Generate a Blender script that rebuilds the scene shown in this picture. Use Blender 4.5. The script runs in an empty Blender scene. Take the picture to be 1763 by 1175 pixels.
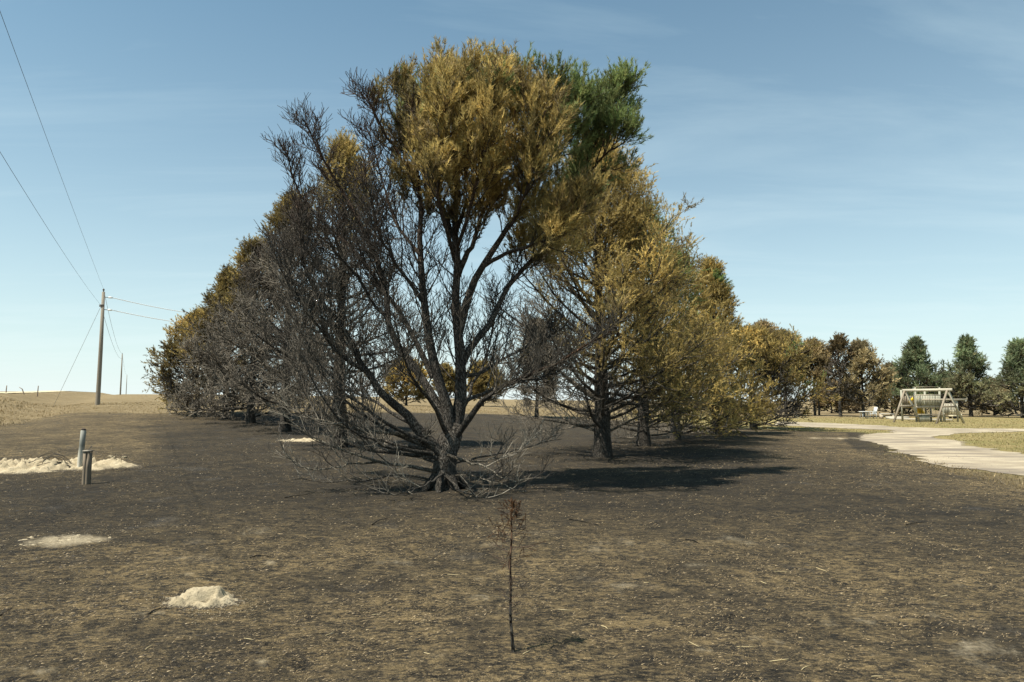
import bpy, bmesh, math, random
import numpy as np
from mathutils import Vector, Matrix
from mathutils.geometry import tessellate_polygon

rng = np.random.default_rng(11)
random.seed(11)
SC = bpy.context.scene
COL = SC.collection

# ------------------------------------------------------------------ camera, sky, sun, exposure
F = 24.0 / 36.0 * 1763.0            # focal length in photo pixels
PITCH = math.radians(4.98)
CAMZ = 1.65
cam_d = bpy.data.cameras.new('camera')
cam_d.lens = 24.0; cam_d.sensor_width = 36.0
cam_d.clip_start = 0.05; cam_d.clip_end = 8000
cam = bpy.data.objects.new('camera', cam_d); COL.objects.link(cam)
cam.location = (0, 0, CAMZ); cam.rotation_euler = (math.pi / 2 + PITCH, 0, 0)
SC.camera = cam

SUN_EL = math.radians(61)
SH_AZ = math.radians(60)             # shadows fall this far to the right of straight ahead
sun_az = SH_AZ + math.pi
world = bpy.data.worlds.new('World'); SC.world = world; world.use_nodes = True
wt = world.node_tree; wt.nodes.clear()
wo = wt.nodes.new('ShaderNodeOutputWorld'); bg = wt.nodes.new('ShaderNodeBackground')
sky = wt.nodes.new('ShaderNodeTexSky'); sky.sky_type = 'NISHITA'; sky.sun_disc = False
sky.sun_elevation = SUN_EL; sky.sun_rotation = sun_az
sky.altitude = 300; sky.air_density = 1.0; sky.dust_density = 1.35; sky.ozone_density = 1.0
bg.inputs['Strength'].default_value = 0.088

def wn(t, **kw):
    n = wt.nodes.new(t)
    for k, v in kw.items(): setattr(n, k, v)
    return n
# thin streaks of high cirrus, the same all round the sky
tc = wn('ShaderNodeTexCoord'); sep = wn('ShaderNodeSeparateXYZ')
wt.links.new(tc.outputs['Generated'], sep.inputs[0])
mz = wn('ShaderNodeMath', operation='MAXIMUM'); mz.inputs[1].default_value = 0.0
wt.links.new(sep.outputs['Z'], mz.inputs[0])
mz2 = wn('ShaderNodeMath', operation='ADD'); mz2.inputs[1].default_value = 0.06
wt.links.new(mz.outputs[0], mz2.inputs[0])
dx_ = wn('ShaderNodeMath', operation='DIVIDE'); dy_ = wn('ShaderNodeMath', operation='DIVIDE')
wt.links.new(sep.outputs['X'], dx_.inputs[0]); wt.links.new(mz2.outputs[0], dx_.inputs[1])
wt.links.new(sep.outputs['Y'], dy_.inputs[0]); wt.links.new(mz2.outputs[0], dy_.inputs[1])
cmb = wn('ShaderNodeCombineXYZ')
wt.links.new(dx_.outputs[0], cmb.inputs[0]); wt.links.new(dy_.outputs[0], cmb.inputs[1])
mp = wn('ShaderNodeMapping'); mp.inputs['Rotation'].default_value = (0, 0, 0.5); mp.inputs['Scale'].default_value = (0.28, 0.85, 1)
wt.links.new(cmb.outputs[0], mp.inputs[0])
nz = wn('ShaderNodeTexNoise'); nz.inputs['Scale'].default_value = 1.5; nz.inputs['Detail'].default_value = 9; nz.inputs['Roughness'].default_value = 0.6; nz.inputs['Distortion'].default_value = 0.6
wt.links.new(mp.outputs[0], nz.inputs['Vector'])
rmp = wn('ShaderNodeMapRange'); rmp.inputs['From Min'].default_value = 0.46; rmp.inputs['From Max'].default_value = 0.78; rmp.inputs['To Min'].default_value = 0.0; rmp.inputs['To Max'].default_value = 0.30
wt.links.new(nz.outputs['Fac'], rmp.inputs['Value'])
mixc = wn('ShaderNodeMix', data_type='RGBA'); mixc.inputs['B'].default_value = (5.2, 6.6, 7.0, 1)
tint = wn('ShaderNodeMix', data_type='RGBA', blend_type='MULTIPLY'); tint.inputs['Factor'].default_value = 1.0; tint.inputs['B'].default_value = (0.50, 0.88, 0.88, 1)
wt.links.new(sky.outputs[0], tint.inputs['A'])
wt.links.new(rmp.outputs['Result'], mixc.inputs['Factor']); wt.links.new(tint.outputs['Result'], mixc.inputs['A'])
# thin even haze, thickening towards the horizon with the length of the path
hz = wn('ShaderNodeMath', operation='MULTIPLY'); hz.inputs[1].default_value = -1 / 0.25; wt.links.new(mz.outputs[0], hz.inputs[0])
he = wn('ShaderNodeMath', operation='EXPONENT'); wt.links.new(hz.outputs[0], he.inputs[0])
hd = wn('ShaderNodeMath', operation='MULTIPLY'); hd.inputs[1].default_value = 0.9; wt.links.new(he.outputs[0], hd.inputs[0])
hmix = wn('ShaderNodeMix', data_type='RGBA'); hmix.inputs['B'].default_value = (6.5, 7.2, 7.1, 1)
wt.links.new(hd.outputs[0], hmix.inputs['Factor']); wt.links.new(mixc.outputs['Result'], hmix.inputs['A'])
wt.links.new(hmix.outputs['Result'], bg.inputs['Color']); wt.links.new(bg.outputs[0], wo.inputs['Surface'])

sl = bpy.data.lights.new('sun', 'SUN'); sl.energy = 5.0; sl.angle = math.radians(0.53); sl.color = (1.0, 0.93, 0.82)
so = bpy.data.objects.new('sun', sl); COL.objects.link(so)
ld = Vector((math.sin(SH_AZ) * math.cos(SUN_EL), math.cos(SH_AZ) * math.cos(SUN_EL), -math.sin(SUN_EL)))
so.rotation_euler = ld.to_track_quat('-Z', 'Y').to_euler(); so.location = (-30, -15, 40)
SC.view_settings.view_transform = 'Standard'; SC.view_settings.look = 'None'
SC.view_settings.exposure = 0.74; SC.view_settings.gamma = 1.0; SC.view_settings.use_curve_mapping = False
SC.cycles.max_bounces = 6; SC.cycles.transparent_max_bounces = 8

# ------------------------------------------------------------------ numeric helpers
def nrm(v):
    return v / np.maximum(np.linalg.norm(v, axis=-1, keepdims=True), 1e-9)
def sst(a, b, x):
    t = np.clip((np.asarray(x, float) - a) / (b - a), 0, 1); return t * t * (3 - 2 * t)
_perm = np.random.default_rng(5).random((256, 256))
def vnoise(x, y):
    x = np.asarray(x, float); y = np.asarray(y, float)
    xi = np.floor(x).astype(int); yi = np.floor(y).astype(int)
    fx = x - xi; fy = y - yi; fx = fx * fx * (3 - 2 * fx); fy = fy * fy * (3 - 2 * fy)
    g = lambda a, b: _perm[a & 255, b & 255]
    return (g(xi, yi) * (1 - fx) + g(xi + 1, yi) * fx) * (1 - fy) + (g(xi, yi + 1) * (1 - fx) + g(xi + 1, yi + 1) * fx) * fy
def fbm(x, y, o=4):
    s = 0; a = 0.5; x = np.asarray(x, float); y = np.asarray(y, float)
    for i in range(o):
        s = s + a * (vnoise(x + 17.3 * i, y - 9.1 * i) - 0.5); x = x * 2.03; y = y * 2.03; a *= 0.5
    return s * 2
def ray(u, v):
    xr = (u - 881.5) / F; up = (587.5 - v) / F
    return np.array([xr, math.cos(PITCH) - up * math.sin(PITCH), math.sin(PITCH) + up * math.cos(PITCH)])
def at(u, v, Y):
    d = ray(u, v); return np.array([0, 0, CAMZ]) + d * (Y / d[1])
def flat(u, v):                      # photo pixel to a point of the level ground
    d = ray(u, v); return (d * (CAMZ / -d[2]))[:2]
def poly_sd(px, py, poly):           # signed distance to a polygon, negative inside
    poly = np.asarray(poly, float); n = len(poly)
    dist = np.full(px.shape, 1e9); ins = np.zeros(px.shape, bool)
    for i in range(n):
        ax, ay = poly[i]; bx, by = poly[(i + 1) % n]
        ex, ey = bx - ax, by - ay
        t = np.clip(((px - ax) * ex + (py - ay) * ey) / (ex * ex + ey * ey + 1e-12), 0, 1)
        dist = np.minimum(dist, np.hypot(px - ax - t * ex, py - ay - t * ey))
        c = ((ay > py) != (by > py)) & (px < (bx - ax) * (py - ay) / (by - ay + 1e-12) + ax)
        ins ^= c
    return np.where(ins, -dist, dist)

# ------------------------------------------------------------------ lie of the land
DRIVE = [flat(u, v) for u, v in [(2150, 905), (1900, 850), (1763, 821), (1709, 815), (1647, 804), (1585, 790), (1544, 778), (1503, 767), (1482, 758),
         (1478, 753), (1493, 749), (1544, 745.5), (1544, 742), (1482, 739.5), (1400, 736), (1330, 732), (1300, 729), (1330, 726), (1400, 728), (1482, 731), (1565, 736.5),
         (1668, 738.5), (1763, 739), (2150, 740), (2150, 744), (1763, 743.5), (1668, 745), (1624, 752), (1637, 759), (1688, 769), (1763, 782), (1900, 800), (2150, 835)]]
P1 = np.array([-32.8, 54.0]); PDIR = np.array([-0.49, 0.872])
_DB = np.array(DRIVE); _DLO = _DB.min(0) - 4; _DHI = _DB.max(0) + 4
def drive_sd(x, y):
    x, y = np.broadcast_arrays(np.asarray(x, float), np.asarray(y, float)); out = np.full(x.shape, 50.0)
    k = (x > _DLO[0]) & (x < _DHI[0]) & (y > _DLO[1]) & (y < _DHI[1])
    if k.any(): out[k] = poly_sd(x[k], y[k], DRIVE)
    return out
def hland(x, y):
    x = np.asarray(x, float); y = np.asarray(y, float)
    yy = np.maximum(y, 0.0); a = x / np.maximum(yy, 4.0)
    L = np.interp(yy, [0, 13, 30, 54, 107, 158, 340, 1500, 4000], [0, 0, 0.32, 1.33, 2.1, 3.0, 4.8, 9, 12])
    w = np.interp(a, [-0.75, -0.45, -0.25, 0, 0.25, 0.4], [1, 1, 0.8, 0.45, 0.1, 0])
    d = (x - P1[0]) * -0.872 + (y - P1[1]) * -0.49
    near = sst(25, 40, y)
    bank = (0.75 * sst(5, 9, d) - 0.3 * np.exp(-((d - 3) / 1.6) ** 2)) * near
    bank = bank + 0.12 * fbm(x * 0.45, y * 0.45) * np.exp(-((d - 6) / 3.0) ** 2) * near
    far_low = -np.clip((np.hypot(x, y) - 300) / 3000, 0, 1) * 2
    sd = drive_sd(x, y)
    flatm = sst(0.3, 3.0, sd) * (1 - sst(0.36, 0.42, a) * sst(30, 36, y))
    und = (0.06 * fbm(x * 0.25, y * 0.25) + 0.035 * fbm(x * 1.3 + 9, y * 1.3)) * flatm * (1 - sst(60, 120, y))
    return L * w + bank + und + far_low
def onland(u, v):
    d = ray(u, v); o = np.array([0, 0, CAMZ]); t = 1.0; prev = t
    while t < 900:
        p = o + d * t
        if p[2] <= float(hland(p[0], p[1])): break
        prev = t; t *= 1.03
    for _ in range(30):
        m = 0.5 * (prev + t); p = o + d * m
        if p[2] <= float(hland(p[0], p[1])): t = m
        else: prev = m
    p = o + d * t; p[2] = float(hland(p[0], p[1])); return p

# ------------------------------------------------------------------ object helpers
def link(name, me, mat=None, parent=None, loc=None):
    o = bpy.data.objects.new(name, me); COL.objects.link(o)
    if mat: me.materials.append(mat)
    if parent:
        o.parent = parent; o.matrix_parent_inverse = Matrix.Translation(-Vector(parent.location)) if loc is None else Matrix()
    if loc is not None: o.location = loc
    return o
def tag(o, label=None, cat=None, group=None, kind=None):
    if label: o['label'] = label
    if cat: o['category'] = cat
    if group: o['group'] = group
    if kind: o['kind'] = kind
    return o
def empty(name, loc, label, cat, group=None):
    o = bpy.data.objects.new(name, None); COL.objects.link(o); o.location = tuple(float(c) for c in loc); o.empty_display_size = 0.3
    return tag(o, label, cat, group)
class MB:
    """collects quads and triangles with a colour per vertex"""
    def __init__(s): s.v = []; s.q = []; s.t = []; s.c = []; s.n = 0
    def add(s, v, q=None, t=None, c=(0.5, 0.5, 0.5)):
        v = np.asarray(v, float).reshape(-1, 3); c = np.asarray(c, float)
        if c.ndim == 1: c = np.tile(c, (len(v), 1))
        if q is not None and len(q): s.q.append(np.asarray(q, np.int64).reshape(-1, 4) + s.n)
        if t is not None and len(t): s.t.append(np.asarray(t, np.int64).reshape(-1, 3) + s.n)
        s.v.append(v); s.c.append(c); s.n += len(v)
    def mesh(s, name, smooth=False, off=(0, 0, 0)):
        me = bpy.data.meshes.new(name)
        if not s.v: return me
        v = np.concatenate(s.v) - np.asarray(off, float); c = np.concatenate(s.c)
        q = np.concatenate(s.q) if s.q else np.zeros((0, 4), np.int64)
        t = np.concatenate(s.t) if s.t else np.zeros((0, 3), np.int64)
        me.vertices.add(len(v)); me.vertices.foreach_set('co', v.astype(np.float32).ravel())
        nl = q.size + t.size; me.loops.add(nl)
        me.loops.foreach_set('vertex_index', np.concatenate([q.ravel(), t.ravel()]).astype(np.int32))
        me.polygons.add(len(q) + len(t))
        st = np.concatenate([np.arange(len(q)) * 4, q.size + np.arange(len(t)) * 3]).astype(np.int32)
        me.polygons.foreach_set('loop_start', st)
        if smooth: me.polygons.foreach_set('use_smooth', np.ones(len(st), bool))
        at_ = me.color_attributes.new('col', 'FLOAT_COLOR', 'POINT')
        at_.data.foreach_set('color', np.concatenate([c, np.ones((len(c), 1))], 1).astype(np.float32).ravel())
        me.update(); me.validate(); return me
    def build(s, name, mat, parent=None, smooth=False, kind=None):
        off = tuple(parent.location) if parent else (0, 0, 0)
        if parent and parent.parent: off = tuple(parent.matrix_world.translation) if False else tuple(np.array(parent.location) + np.array(parent.parent.location))
        o = link(name, s.mesh(name, smooth, off), mat)
        if parent: o.parent = parent
        if kind: o['kind'] = kind
        return o
    def box(s, a, b, c=(0.5, 0.5, 0.5)):
        x0, y0, z0 = a; x1, y1, z1 = b
        s.add([(x0, y0, z0), (x1, y0, z0), (x1, y1, z0), (x0, y1, z0), (x0, y0, z1), (x1, y0, z1), (x1, y1, z1), (x0, y1, z1)],
              q=[(0, 3, 2, 1), (4, 5, 6, 7), (0, 1, 5, 4), (1, 2, 6, 5), (2, 3, 7, 6), (3, 0, 4, 7)], c=c)
    def beam(s, a, b, w, h, c=(0.5, 0.5, 0.5), up=(0, 0, 1), taper=1.0):
        a = np.asarray(a, float); b = np.asarray(b, float); d = nrm(b - a); up = np.asarray(up, float)
        if abs(d @ up) > 0.97: up = np.array([1.0, 0, 0])
        x = nrm(np.cross(d, up)); y = np.cross(x, d); v = []
        for p, k in ((a, 1), (b, taper)):
            for sx, sy in ((-1, -1), (1, -1), (1, 1), (-1, 1)): v.append(p + x * sx * w / 2 * k + y * sy * h / 2 * k)
        s.add(v, q=[(0, 3, 2, 1), (4, 5, 6, 7), (0, 1, 5, 4), (1, 2, 6, 5), (2, 3, 7, 6), (3, 0, 4, 7)], c=c)
    def tubes(s, pts, rad, sides=4, col=(0.1, 0.1, 0.1), rough=0.0):
        pts = np.asarray(pts, float); N, K, _ = pts.shape; rad = np.broadcast_to(np.asarray(rad, float), (N, K))
        tg = np.empty_like(pts); tg[:, 1:-1] = pts[:, 2:] - pts[:, :-2]; tg[:, 0] = pts[:, 1] - pts[:, 0]; tg[:, -1] = pts[:, -1] - pts[:, -2]
        tg = nrm(tg); md = nrm(pts[:, -1] - pts[:, 0])
        ref = np.where(np.abs(md[:, 2:3]) < 0.8, np.array([[0, 0, 1.0]]), np.array([[0.94, 0.34, 0]]))[:, None, :]
        x = nrm(np.cross(tg, np.broadcast_to(ref, tg.shape))); y = np.cross(tg, x)
        an = np.arange(sides) * 2 * math.pi / sides
        ca = np.cos(an)[None, None, :, None]; sa = np.sin(an)[None, None, :, None]
        rr = rad[:, :, None, None]
        if rough: rr = rr * (1 + rng.normal(0, rough, (N, K, sides, 1)))
        v = pts[:, :, None, :] + (x[:, :, None, :] * ca + y[:, :, None, :] * sa) * rr
        idx = np.arange(N * K * sides).reshape(N, K, sides); nx = np.roll(idx, -1, 2)
        q = np.stack([idx[:, :-1], nx[:, :-1], nx[:, 1:], idx[:, 1:]], -1).reshape(-1, 4)
        col = np.asarray(col, float)
        if col.ndim == 1: c = np.tile(col, (N * K * sides, 1))
        elif col.ndim == 2: c = np.repeat(col, K * sides, 0)
        else: c = np.repeat(col.reshape(-1, 3), sides, 0)
        t = None
        if sides >= 5:
            e = idx[:, -1]; t = np.concatenate([np.stack([e[:, 0], e[:, i], e[:, i + 1]], -1) for i in range(1, sides - 1)])
        s.add(v.reshape(-1, 3), q=q, t=t, c=c)
    def lathe(s, prof, c=(0.5, 0.5, 0.5), n=10, loc=(0, 0, 0)):
        an = np.arange(n) * 2 * math.pi / n
        v = np.array([[(r * math.cos(a), r * math.sin(a), z) for a in an] for r, z in prof]) + np.asarray(loc, float)
        idx = np.arange(len(prof) * n).reshape(len(prof), n); nx = np.roll(idx, -1, 1)
        s.add(v, q=np.stack([idx[:-1], nx[:-1], nx[1:], idx[1:]], -1).reshape(-1, 4), t=[(idx[-1, 0], idx[-1, i], idx[-1, i + 1]) for i in range(1, n - 1)], c=c)

# ------------------------------------------------------------------ materials
def mat_new(name):
    m = bpy.data.materials.new(name); m.use_nodes = True; nt = m.node_tree; nt.nodes.clear()
    out = nt.nodes.new('ShaderNodeOutputMaterial'); b = nt.nodes.new('ShaderNodeBsdfPrincipled')
    nt.links.new(b.outputs[0], out.inputs['Surface'])
    b.inputs['Specular IOR Level'].default_value = 0.2
    return m, nt, b, out
def N(nt, t, **kw):
    n = nt.nodes.new(t)
    for k, v in kw.items(): setattr(n, k, v)
    return n
def mixcol(nt, a, b, fac, blend='MIX'):
    n = N(nt, 'ShaderNodeMix', data_type='RGBA', blend_type=blend)
    for s_, v in (('A', a), ('B', b), ('Factor', fac)):
        if hasattr(v, 'is_output'): nt.links.new(v, n.inputs[s_])
        else: n.inputs[s_].default_value = v if s_ == 'Factor' else (*v, 1)
    return n.outputs['Result']
def noise(nt, scale, detail=4, rough=0.6, vec=None, dist=0):
    n = N(nt, 'ShaderNodeTexNoise'); n.inputs['Scale'].default_value = scale; n.inputs['Detail'].default_value = detail
    n.inputs['Roughness'].default_value = rough; n.inputs['Distortion'].default_value = dist
    if vec is not None: nt.links.new(vec, n.inputs['Vector'])
    return n.outputs['Fac']
def mrange(nt, v, a, b, c=0.0, d=1.0):
    n = N(nt, 'ShaderNodeMapRange'); nt.links.new(v, n.inputs['Value'])
    for k, x in zip(('From Min', 'From Max', 'To Min', 'To Max'), (a, b, c, d)): n.inputs[k].default_value = x
    return n.outputs['Result']
def math_(nt, op, a, b):
    n = N(nt, 'ShaderNodeMath', operation=op)
    for i, v in enumerate((a, b)):
        if hasattr(v, 'is_output'): nt.links.new(v, n.inputs[i])
        else: n.inputs[i].default_value = v
    return n.outputs[0]
def scaled(nt, sc):
    t = N(nt, 'ShaderNodeTexCoord'); m = N(nt, 'ShaderNodeMapping'); m.inputs['Scale'].default_value = sc
    nt.links.new(t.outputs['Object'], m.inputs[0]); return m.outputs[0]
def bump(nt, b, h, strength, dist):
    n = N(nt, 'ShaderNodeBump'); n.inputs['Strength'].default_value = strength; n.inputs['Distance'].default_value = dist
    nt.links.new(h, n.inputs['Height']); nt.links.new(n.outputs[0], b.inputs['Normal'])
def attr(nt): return N(nt, 'ShaderNodeVertexColor', layer_name='col').outputs['Color']

def make_plain(name, sc=6.0, var=0.5, rough=0.85, bs=0.5, bd=0.02, stretch=(1, 1, 1)):
    m, nt, b, o = mat_new(name)
    vec = scaled(nt, tuple(sc * k for k in stretch)); f = noise(nt, 1, 6, 0.65, vec)
    c = mixcol(nt, attr(nt), (1, 1, 1), 1.0, 'MULTIPLY')
    hs = mixcol(nt, attr(nt), mixcol(nt, attr(nt), (0.12, 0.12, 0.12), 1.0, 'MULTIPLY'), mrange(nt, f, 0.42, 0.75, 0, var))
    nt.links.new(hs, b.inputs['Base Color']); b.inputs['Roughness'].default_value = rough
    bump(nt, b, f, bs, bd); return m
def make_bark():
    m, nt, b, o = mat_new('charred_bark')
    vec = scaled(nt, (1, 1, 0.34)); big = noise(nt, 5, 5, 0.6, vec); fine = noise(nt, 40, 4, 0.7, vec)
    wv = N(nt, 'ShaderNodeVectorMath', operation='ADD'); nv = N(nt, 'ShaderNodeTexNoise'); nv.inputs['Scale'].default_value = 9; nt.links.new(vec, nv.inputs['Vector'])
    sc = N(nt, 'ShaderNodeVectorMath', operation='SCALE'); sc.inputs['Scale'].default_value = 0.09; nt.links.new(nv.outputs['Color'], sc.inputs[0]); nt.links.new(vec, wv.inputs[0]); nt.links.new(sc.outputs[0], wv.inputs[1])
    vo = N(nt, 'ShaderNodeTexVoronoi', feature='DISTANCE_TO_EDGE'); vo.inputs['Scale'].default_value = 34; nt.links.new(wv.outputs[0], vo.inputs['Vector'])
    crack = mrange(nt, vo.outputs['Distance'], 0.02, 0.16)
    a = attr(nt); dark = mixcol(nt, a, (0.36, 0.35, 0.33), 1.0, 'MULTIPLY'); lite = mixcol(nt, a, (1.9, 1.85, 1.75), 1.0, 'MULTIPLY')
    c = mixcol(nt, a, lite, mrange(nt, fine, 0.48, 0.7, 0, 0.9)); c = mixcol(nt, c, dark, mrange(nt, big, 0.48, 0.66, 0, 0.85)); c = mixcol(nt, dark, c, crack)
    nt.links.new(c, b.inputs['Base Color']); b.inputs['Roughness'].default_value = 0.92
    bump(nt, b, math_(nt, 'ADD', crack, math_(nt, 'MULTIPLY', fine, 0.5)), 1.0, 0.035); return m
M_BARK = make_bark()
M_TWIG = make_plain('scorched_twig', 5, 0.5, 0.9, 0.2, 0.01)
M_WOOD = make_plain('weathered_wood', 8, 0.35, 0.85, 0.4, 0.01, (3, 3, 0.4))
M_PLAST = make_plain('moulded_plastic', 3, 0.12, 0.5, 0.05, 0.004)
M_METAL = make_plain('dull_metal', 4, 0.15, 0.5, 0.05, 0.004)
def make_leaf(name, trans=0.3):
    m, nt, b, o = mat_new(name)
    c = attr(nt); nt.links.new(c, b.inputs['Base Color']); b.inputs['Roughness'].default_value = 0.55
    b.inputs['Specular IOR Level'].default_value = 0.25
    tr = N(nt, 'ShaderNodeBsdfTranslucent'); nt.links.new(c, tr.inputs['Color'])
    mx = N(nt, 'ShaderNodeMixShader'); mx.inputs[0].default_value = trans
    nt.links.new(b.outputs[0], mx.inputs[1]); nt.links.new(tr.outputs[0], mx.inputs[2]); nt.links.new(mx.outputs[0], o.inputs['Surface'])
    return m
M_NEEDLE = make_leaf('pine_needles', 0.45)
M_STRAW = make_leaf('dry_straw', 0.15)

def make_ground():
    m, nt, b, o = mat_new('burnt_ground')
    a = N(nt, 'ShaderNodeSeparateColor'); nt.links.new(attr(nt), a.inputs[0])
    burn, green, pale = a.outputs[0], a.outputs[1], a.outputs[2]
    p1 = scaled(nt, (1, 1, 1))
    big = noise(nt, 0.35, 5, 0.6, p1); mid = noise(nt, 2.3, 6, 0.68, p1, 0.4); fine = noise(nt, 26, 5, 0.75, p1); grit = noise(nt, 75, 3, 0.8, scaled(nt, (1, 0.55, 1)))
    fleck = noise(nt, 8, 7, 0.8, scaled(nt, (0.6, 1.0, 1)), 0.2); fleck2 = noise(nt, 30, 5, 0.85, scaled(nt, (0.55, 1.0, 1)))
    char = mixcol(nt, (0.034, 0.030, 0.024), (0.080, 0.065, 0.043), mrange(nt, mid, 0.32, 0.68))
    char = mixcol(nt, char, (0.012, 0.012, 0.012), mrange(nt, fleck2, 0.46, 0.36, 0, 0.95))
    char = mixcol(nt, char, (0.014, 0.014, 0.013), mrange(nt, fleck, 0.46, 0.37, 0, 0.9))
    mid2 = noise(nt, 1.1, 5, 0.6, scaled(nt, (0.8, 1, 1)), 0.5)
    sw = mrange(nt, math_(nt, 'ADD', math_(nt, 'MULTIPLY', big, 0.35), math_(nt, 'ADD', math_(nt, 'MULTIPLY', mid, 0.3), math_(nt, 'MULTIPLY', mid2, 0.35))), 0.41, 0.58, 0.12, 1.0)
    sw = math_(nt, 'MULTIPLY', sw, mrange(nt, green, 0, 1, 1.0, 0.24))
    char = mixcol(nt, char, (0.026, 0.024, 0.021), mrange(nt, green, 0, 1, 0, 0.62))
    char = mixcol(nt, char, (0.235, 0.172, 0.086), math_(nt, 'MULTIPLY', mrange(nt, fleck, 0.495, 0.59), sw))
    char = mixcol(nt, char, (0.33, 0.24, 0.12), math_(nt, 'MULTIPLY', mrange(nt, fleck2, 0.515, 0.585), sw))
    char = mixcol(nt, char, (0.33, 0.26, 0.15), math_(nt, 'MULTIPLY', mrange(nt, grit, 0.58, 0.66, 0, 0.9), sw))
    ashp = noise(nt, 0.9, 4, 0.6, scaled(nt, (1, 1, 3)))
    char = mixcol(nt, char, (0.13, 0.125, 0.115), math_(nt, 'MULTIPLY', mrange(nt, ashp, 0.60, 0.72, 0, 0.5), mrange(nt, fleck2, 0.42, 0.58)))
    dry = mixcol(nt, (0.15, 0.112, 0.06), (0.26, 0.20, 0.11), mrange(nt, mid, 0.3, 0.7))
    dry = mixcol(nt, dry, (0.11, 0.08, 0.045), mrange(nt, fine, 0.55, 0.75, 0, 0.6))
    dry = mixcol(nt, dry, (0.33, 0.26, 0.145), mrange(nt, big, 0.5, 0.75, 0, 0.6))
    lawn = mixcol(nt, (0.20, 0.165, 0.065), (0.35, 0.275, 0.125), mrange(nt, mid, 0.3, 0.7))
    lawn = mixcol(nt, lawn, (0.14, 0.15, 0.045), mrange(nt, big, 0.45, 0.65, 0, 0.5))
    base = mixcol(nt, dry, lawn, green)
    edge = math_(nt, 'ADD', burn, math_(nt, 'MULTIPLY', math_(nt, 'SUBTRACT', mid, 0.5), 0.9))
    base = mixcol(nt, base, char, mrange(nt, edge, 0.38, 0.62))
    sand = mixcol(nt, (0.40, 0.325, 0.21), (0.56, 0.47, 0.32), mrange(nt, fine, 0.3, 0.7))
    pe = math_(nt, 'ADD', pale, math_(nt, 'MULTIPLY', math_(nt, 'SUBTRACT', fine, 0.5), 0.9))
    base = mixcol(nt, base, sand, mrange(nt, pe, 0.36, 0.95, 0, 0.85))
    nt.links.new(base, b.inputs['Base Color']); b.inputs['Roughness'].default_value = 0.95; b.inputs['Specular IOR Level'].default_value = 0.1
    h = math_(nt, 'ADD', math_(nt, 'MULTIPLY', fine, 0.7), math_(nt, 'MULTIPLY', grit, 0.5))
    bump(nt, b, math_(nt, 'ADD', h, math_(nt, 'MULTIPLY', fleck, 1.3)), 0.9, 0.06)
    return m
M_GROUND = make_ground()
def make_gravel(name, lo, hi, dark):
    m, nt, b, o = mat_new(name)
    p1 = scaled(nt, (1, 1, 1)); mid = noise(nt, 0.5, 5, 0.6, p1, 0.8); fine = noise(nt, 14, 5, 0.75, p1)
    c = mixcol(nt, lo, hi, mrange(nt, mid, 0.35, 0.6)); c = mixcol(nt, c, dark, mrange(nt, noise(nt, 0.9, 4, 0.6, scaled(nt, (0.25, 1.0, 1))), 0.48, 0.62, 0, 0.9))
    c = mixcol(nt, c, dark, mrange(nt, fine, 0.52, 0.7, 0, 0.75))
    nt.links.new(c, b.inputs['Base Color']); b.inputs['Roughness'].default_value = 0.95; bump(nt, b, fine, 0.6, 0.03); return m
M_DRIVE = make_gravel('gravel_drive', (0.26, 0.215, 0.15), (0.42, 0.355, 0.25), (0.18, 0.15, 0.115))
M_ROAD = make_gravel('gravel_road', (0.45, 0.39, 0.25), (0.60, 0.52, 0.34), (0.36, 0.30, 0.19))
def make_sand():
    m, nt, b, o = mat_new('dug_sand')
    p1 = scaled(nt, (1, 1, 1)); mid = noise(nt, 7, 5, 0.6, p1); fine = noise(nt, 55, 4, 0.8, p1)
    c = mixcol(nt, (0.33, 0.27, 0.17), (0.47, 0.395, 0.265), mrange(nt, mid, 0.3, 0.65)); c = mixcol(nt, c, (0.12, 0.095, 0.06), mrange(nt, fine, 0.54, 0.68, 0, 0.7))
    a = N(nt, 'ShaderNodeSeparateColor'); nt.links.new(attr(nt), a.inputs[0])
    rim = math_(nt, 'ADD', a.outputs[0], math_(nt, 'MULTIPLY', math_(nt, 'SUBTRACT', fine, 0.5), 1.5))
    c = mixcol(nt, (0.06, 0.05, 0.036), c, mrange(nt, rim, 0.3, 0.5))
    nt.links.new(c, b.inputs['Base Color']); b.inputs['Roughness'].default_value = 0.95
    bump(nt, b, math_(nt, 'ADD', mid, math_(nt, 'MULTIPLY', fine, 0.5)), 0.9, 0.03); return m
M_SAND = make_sand()

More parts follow.
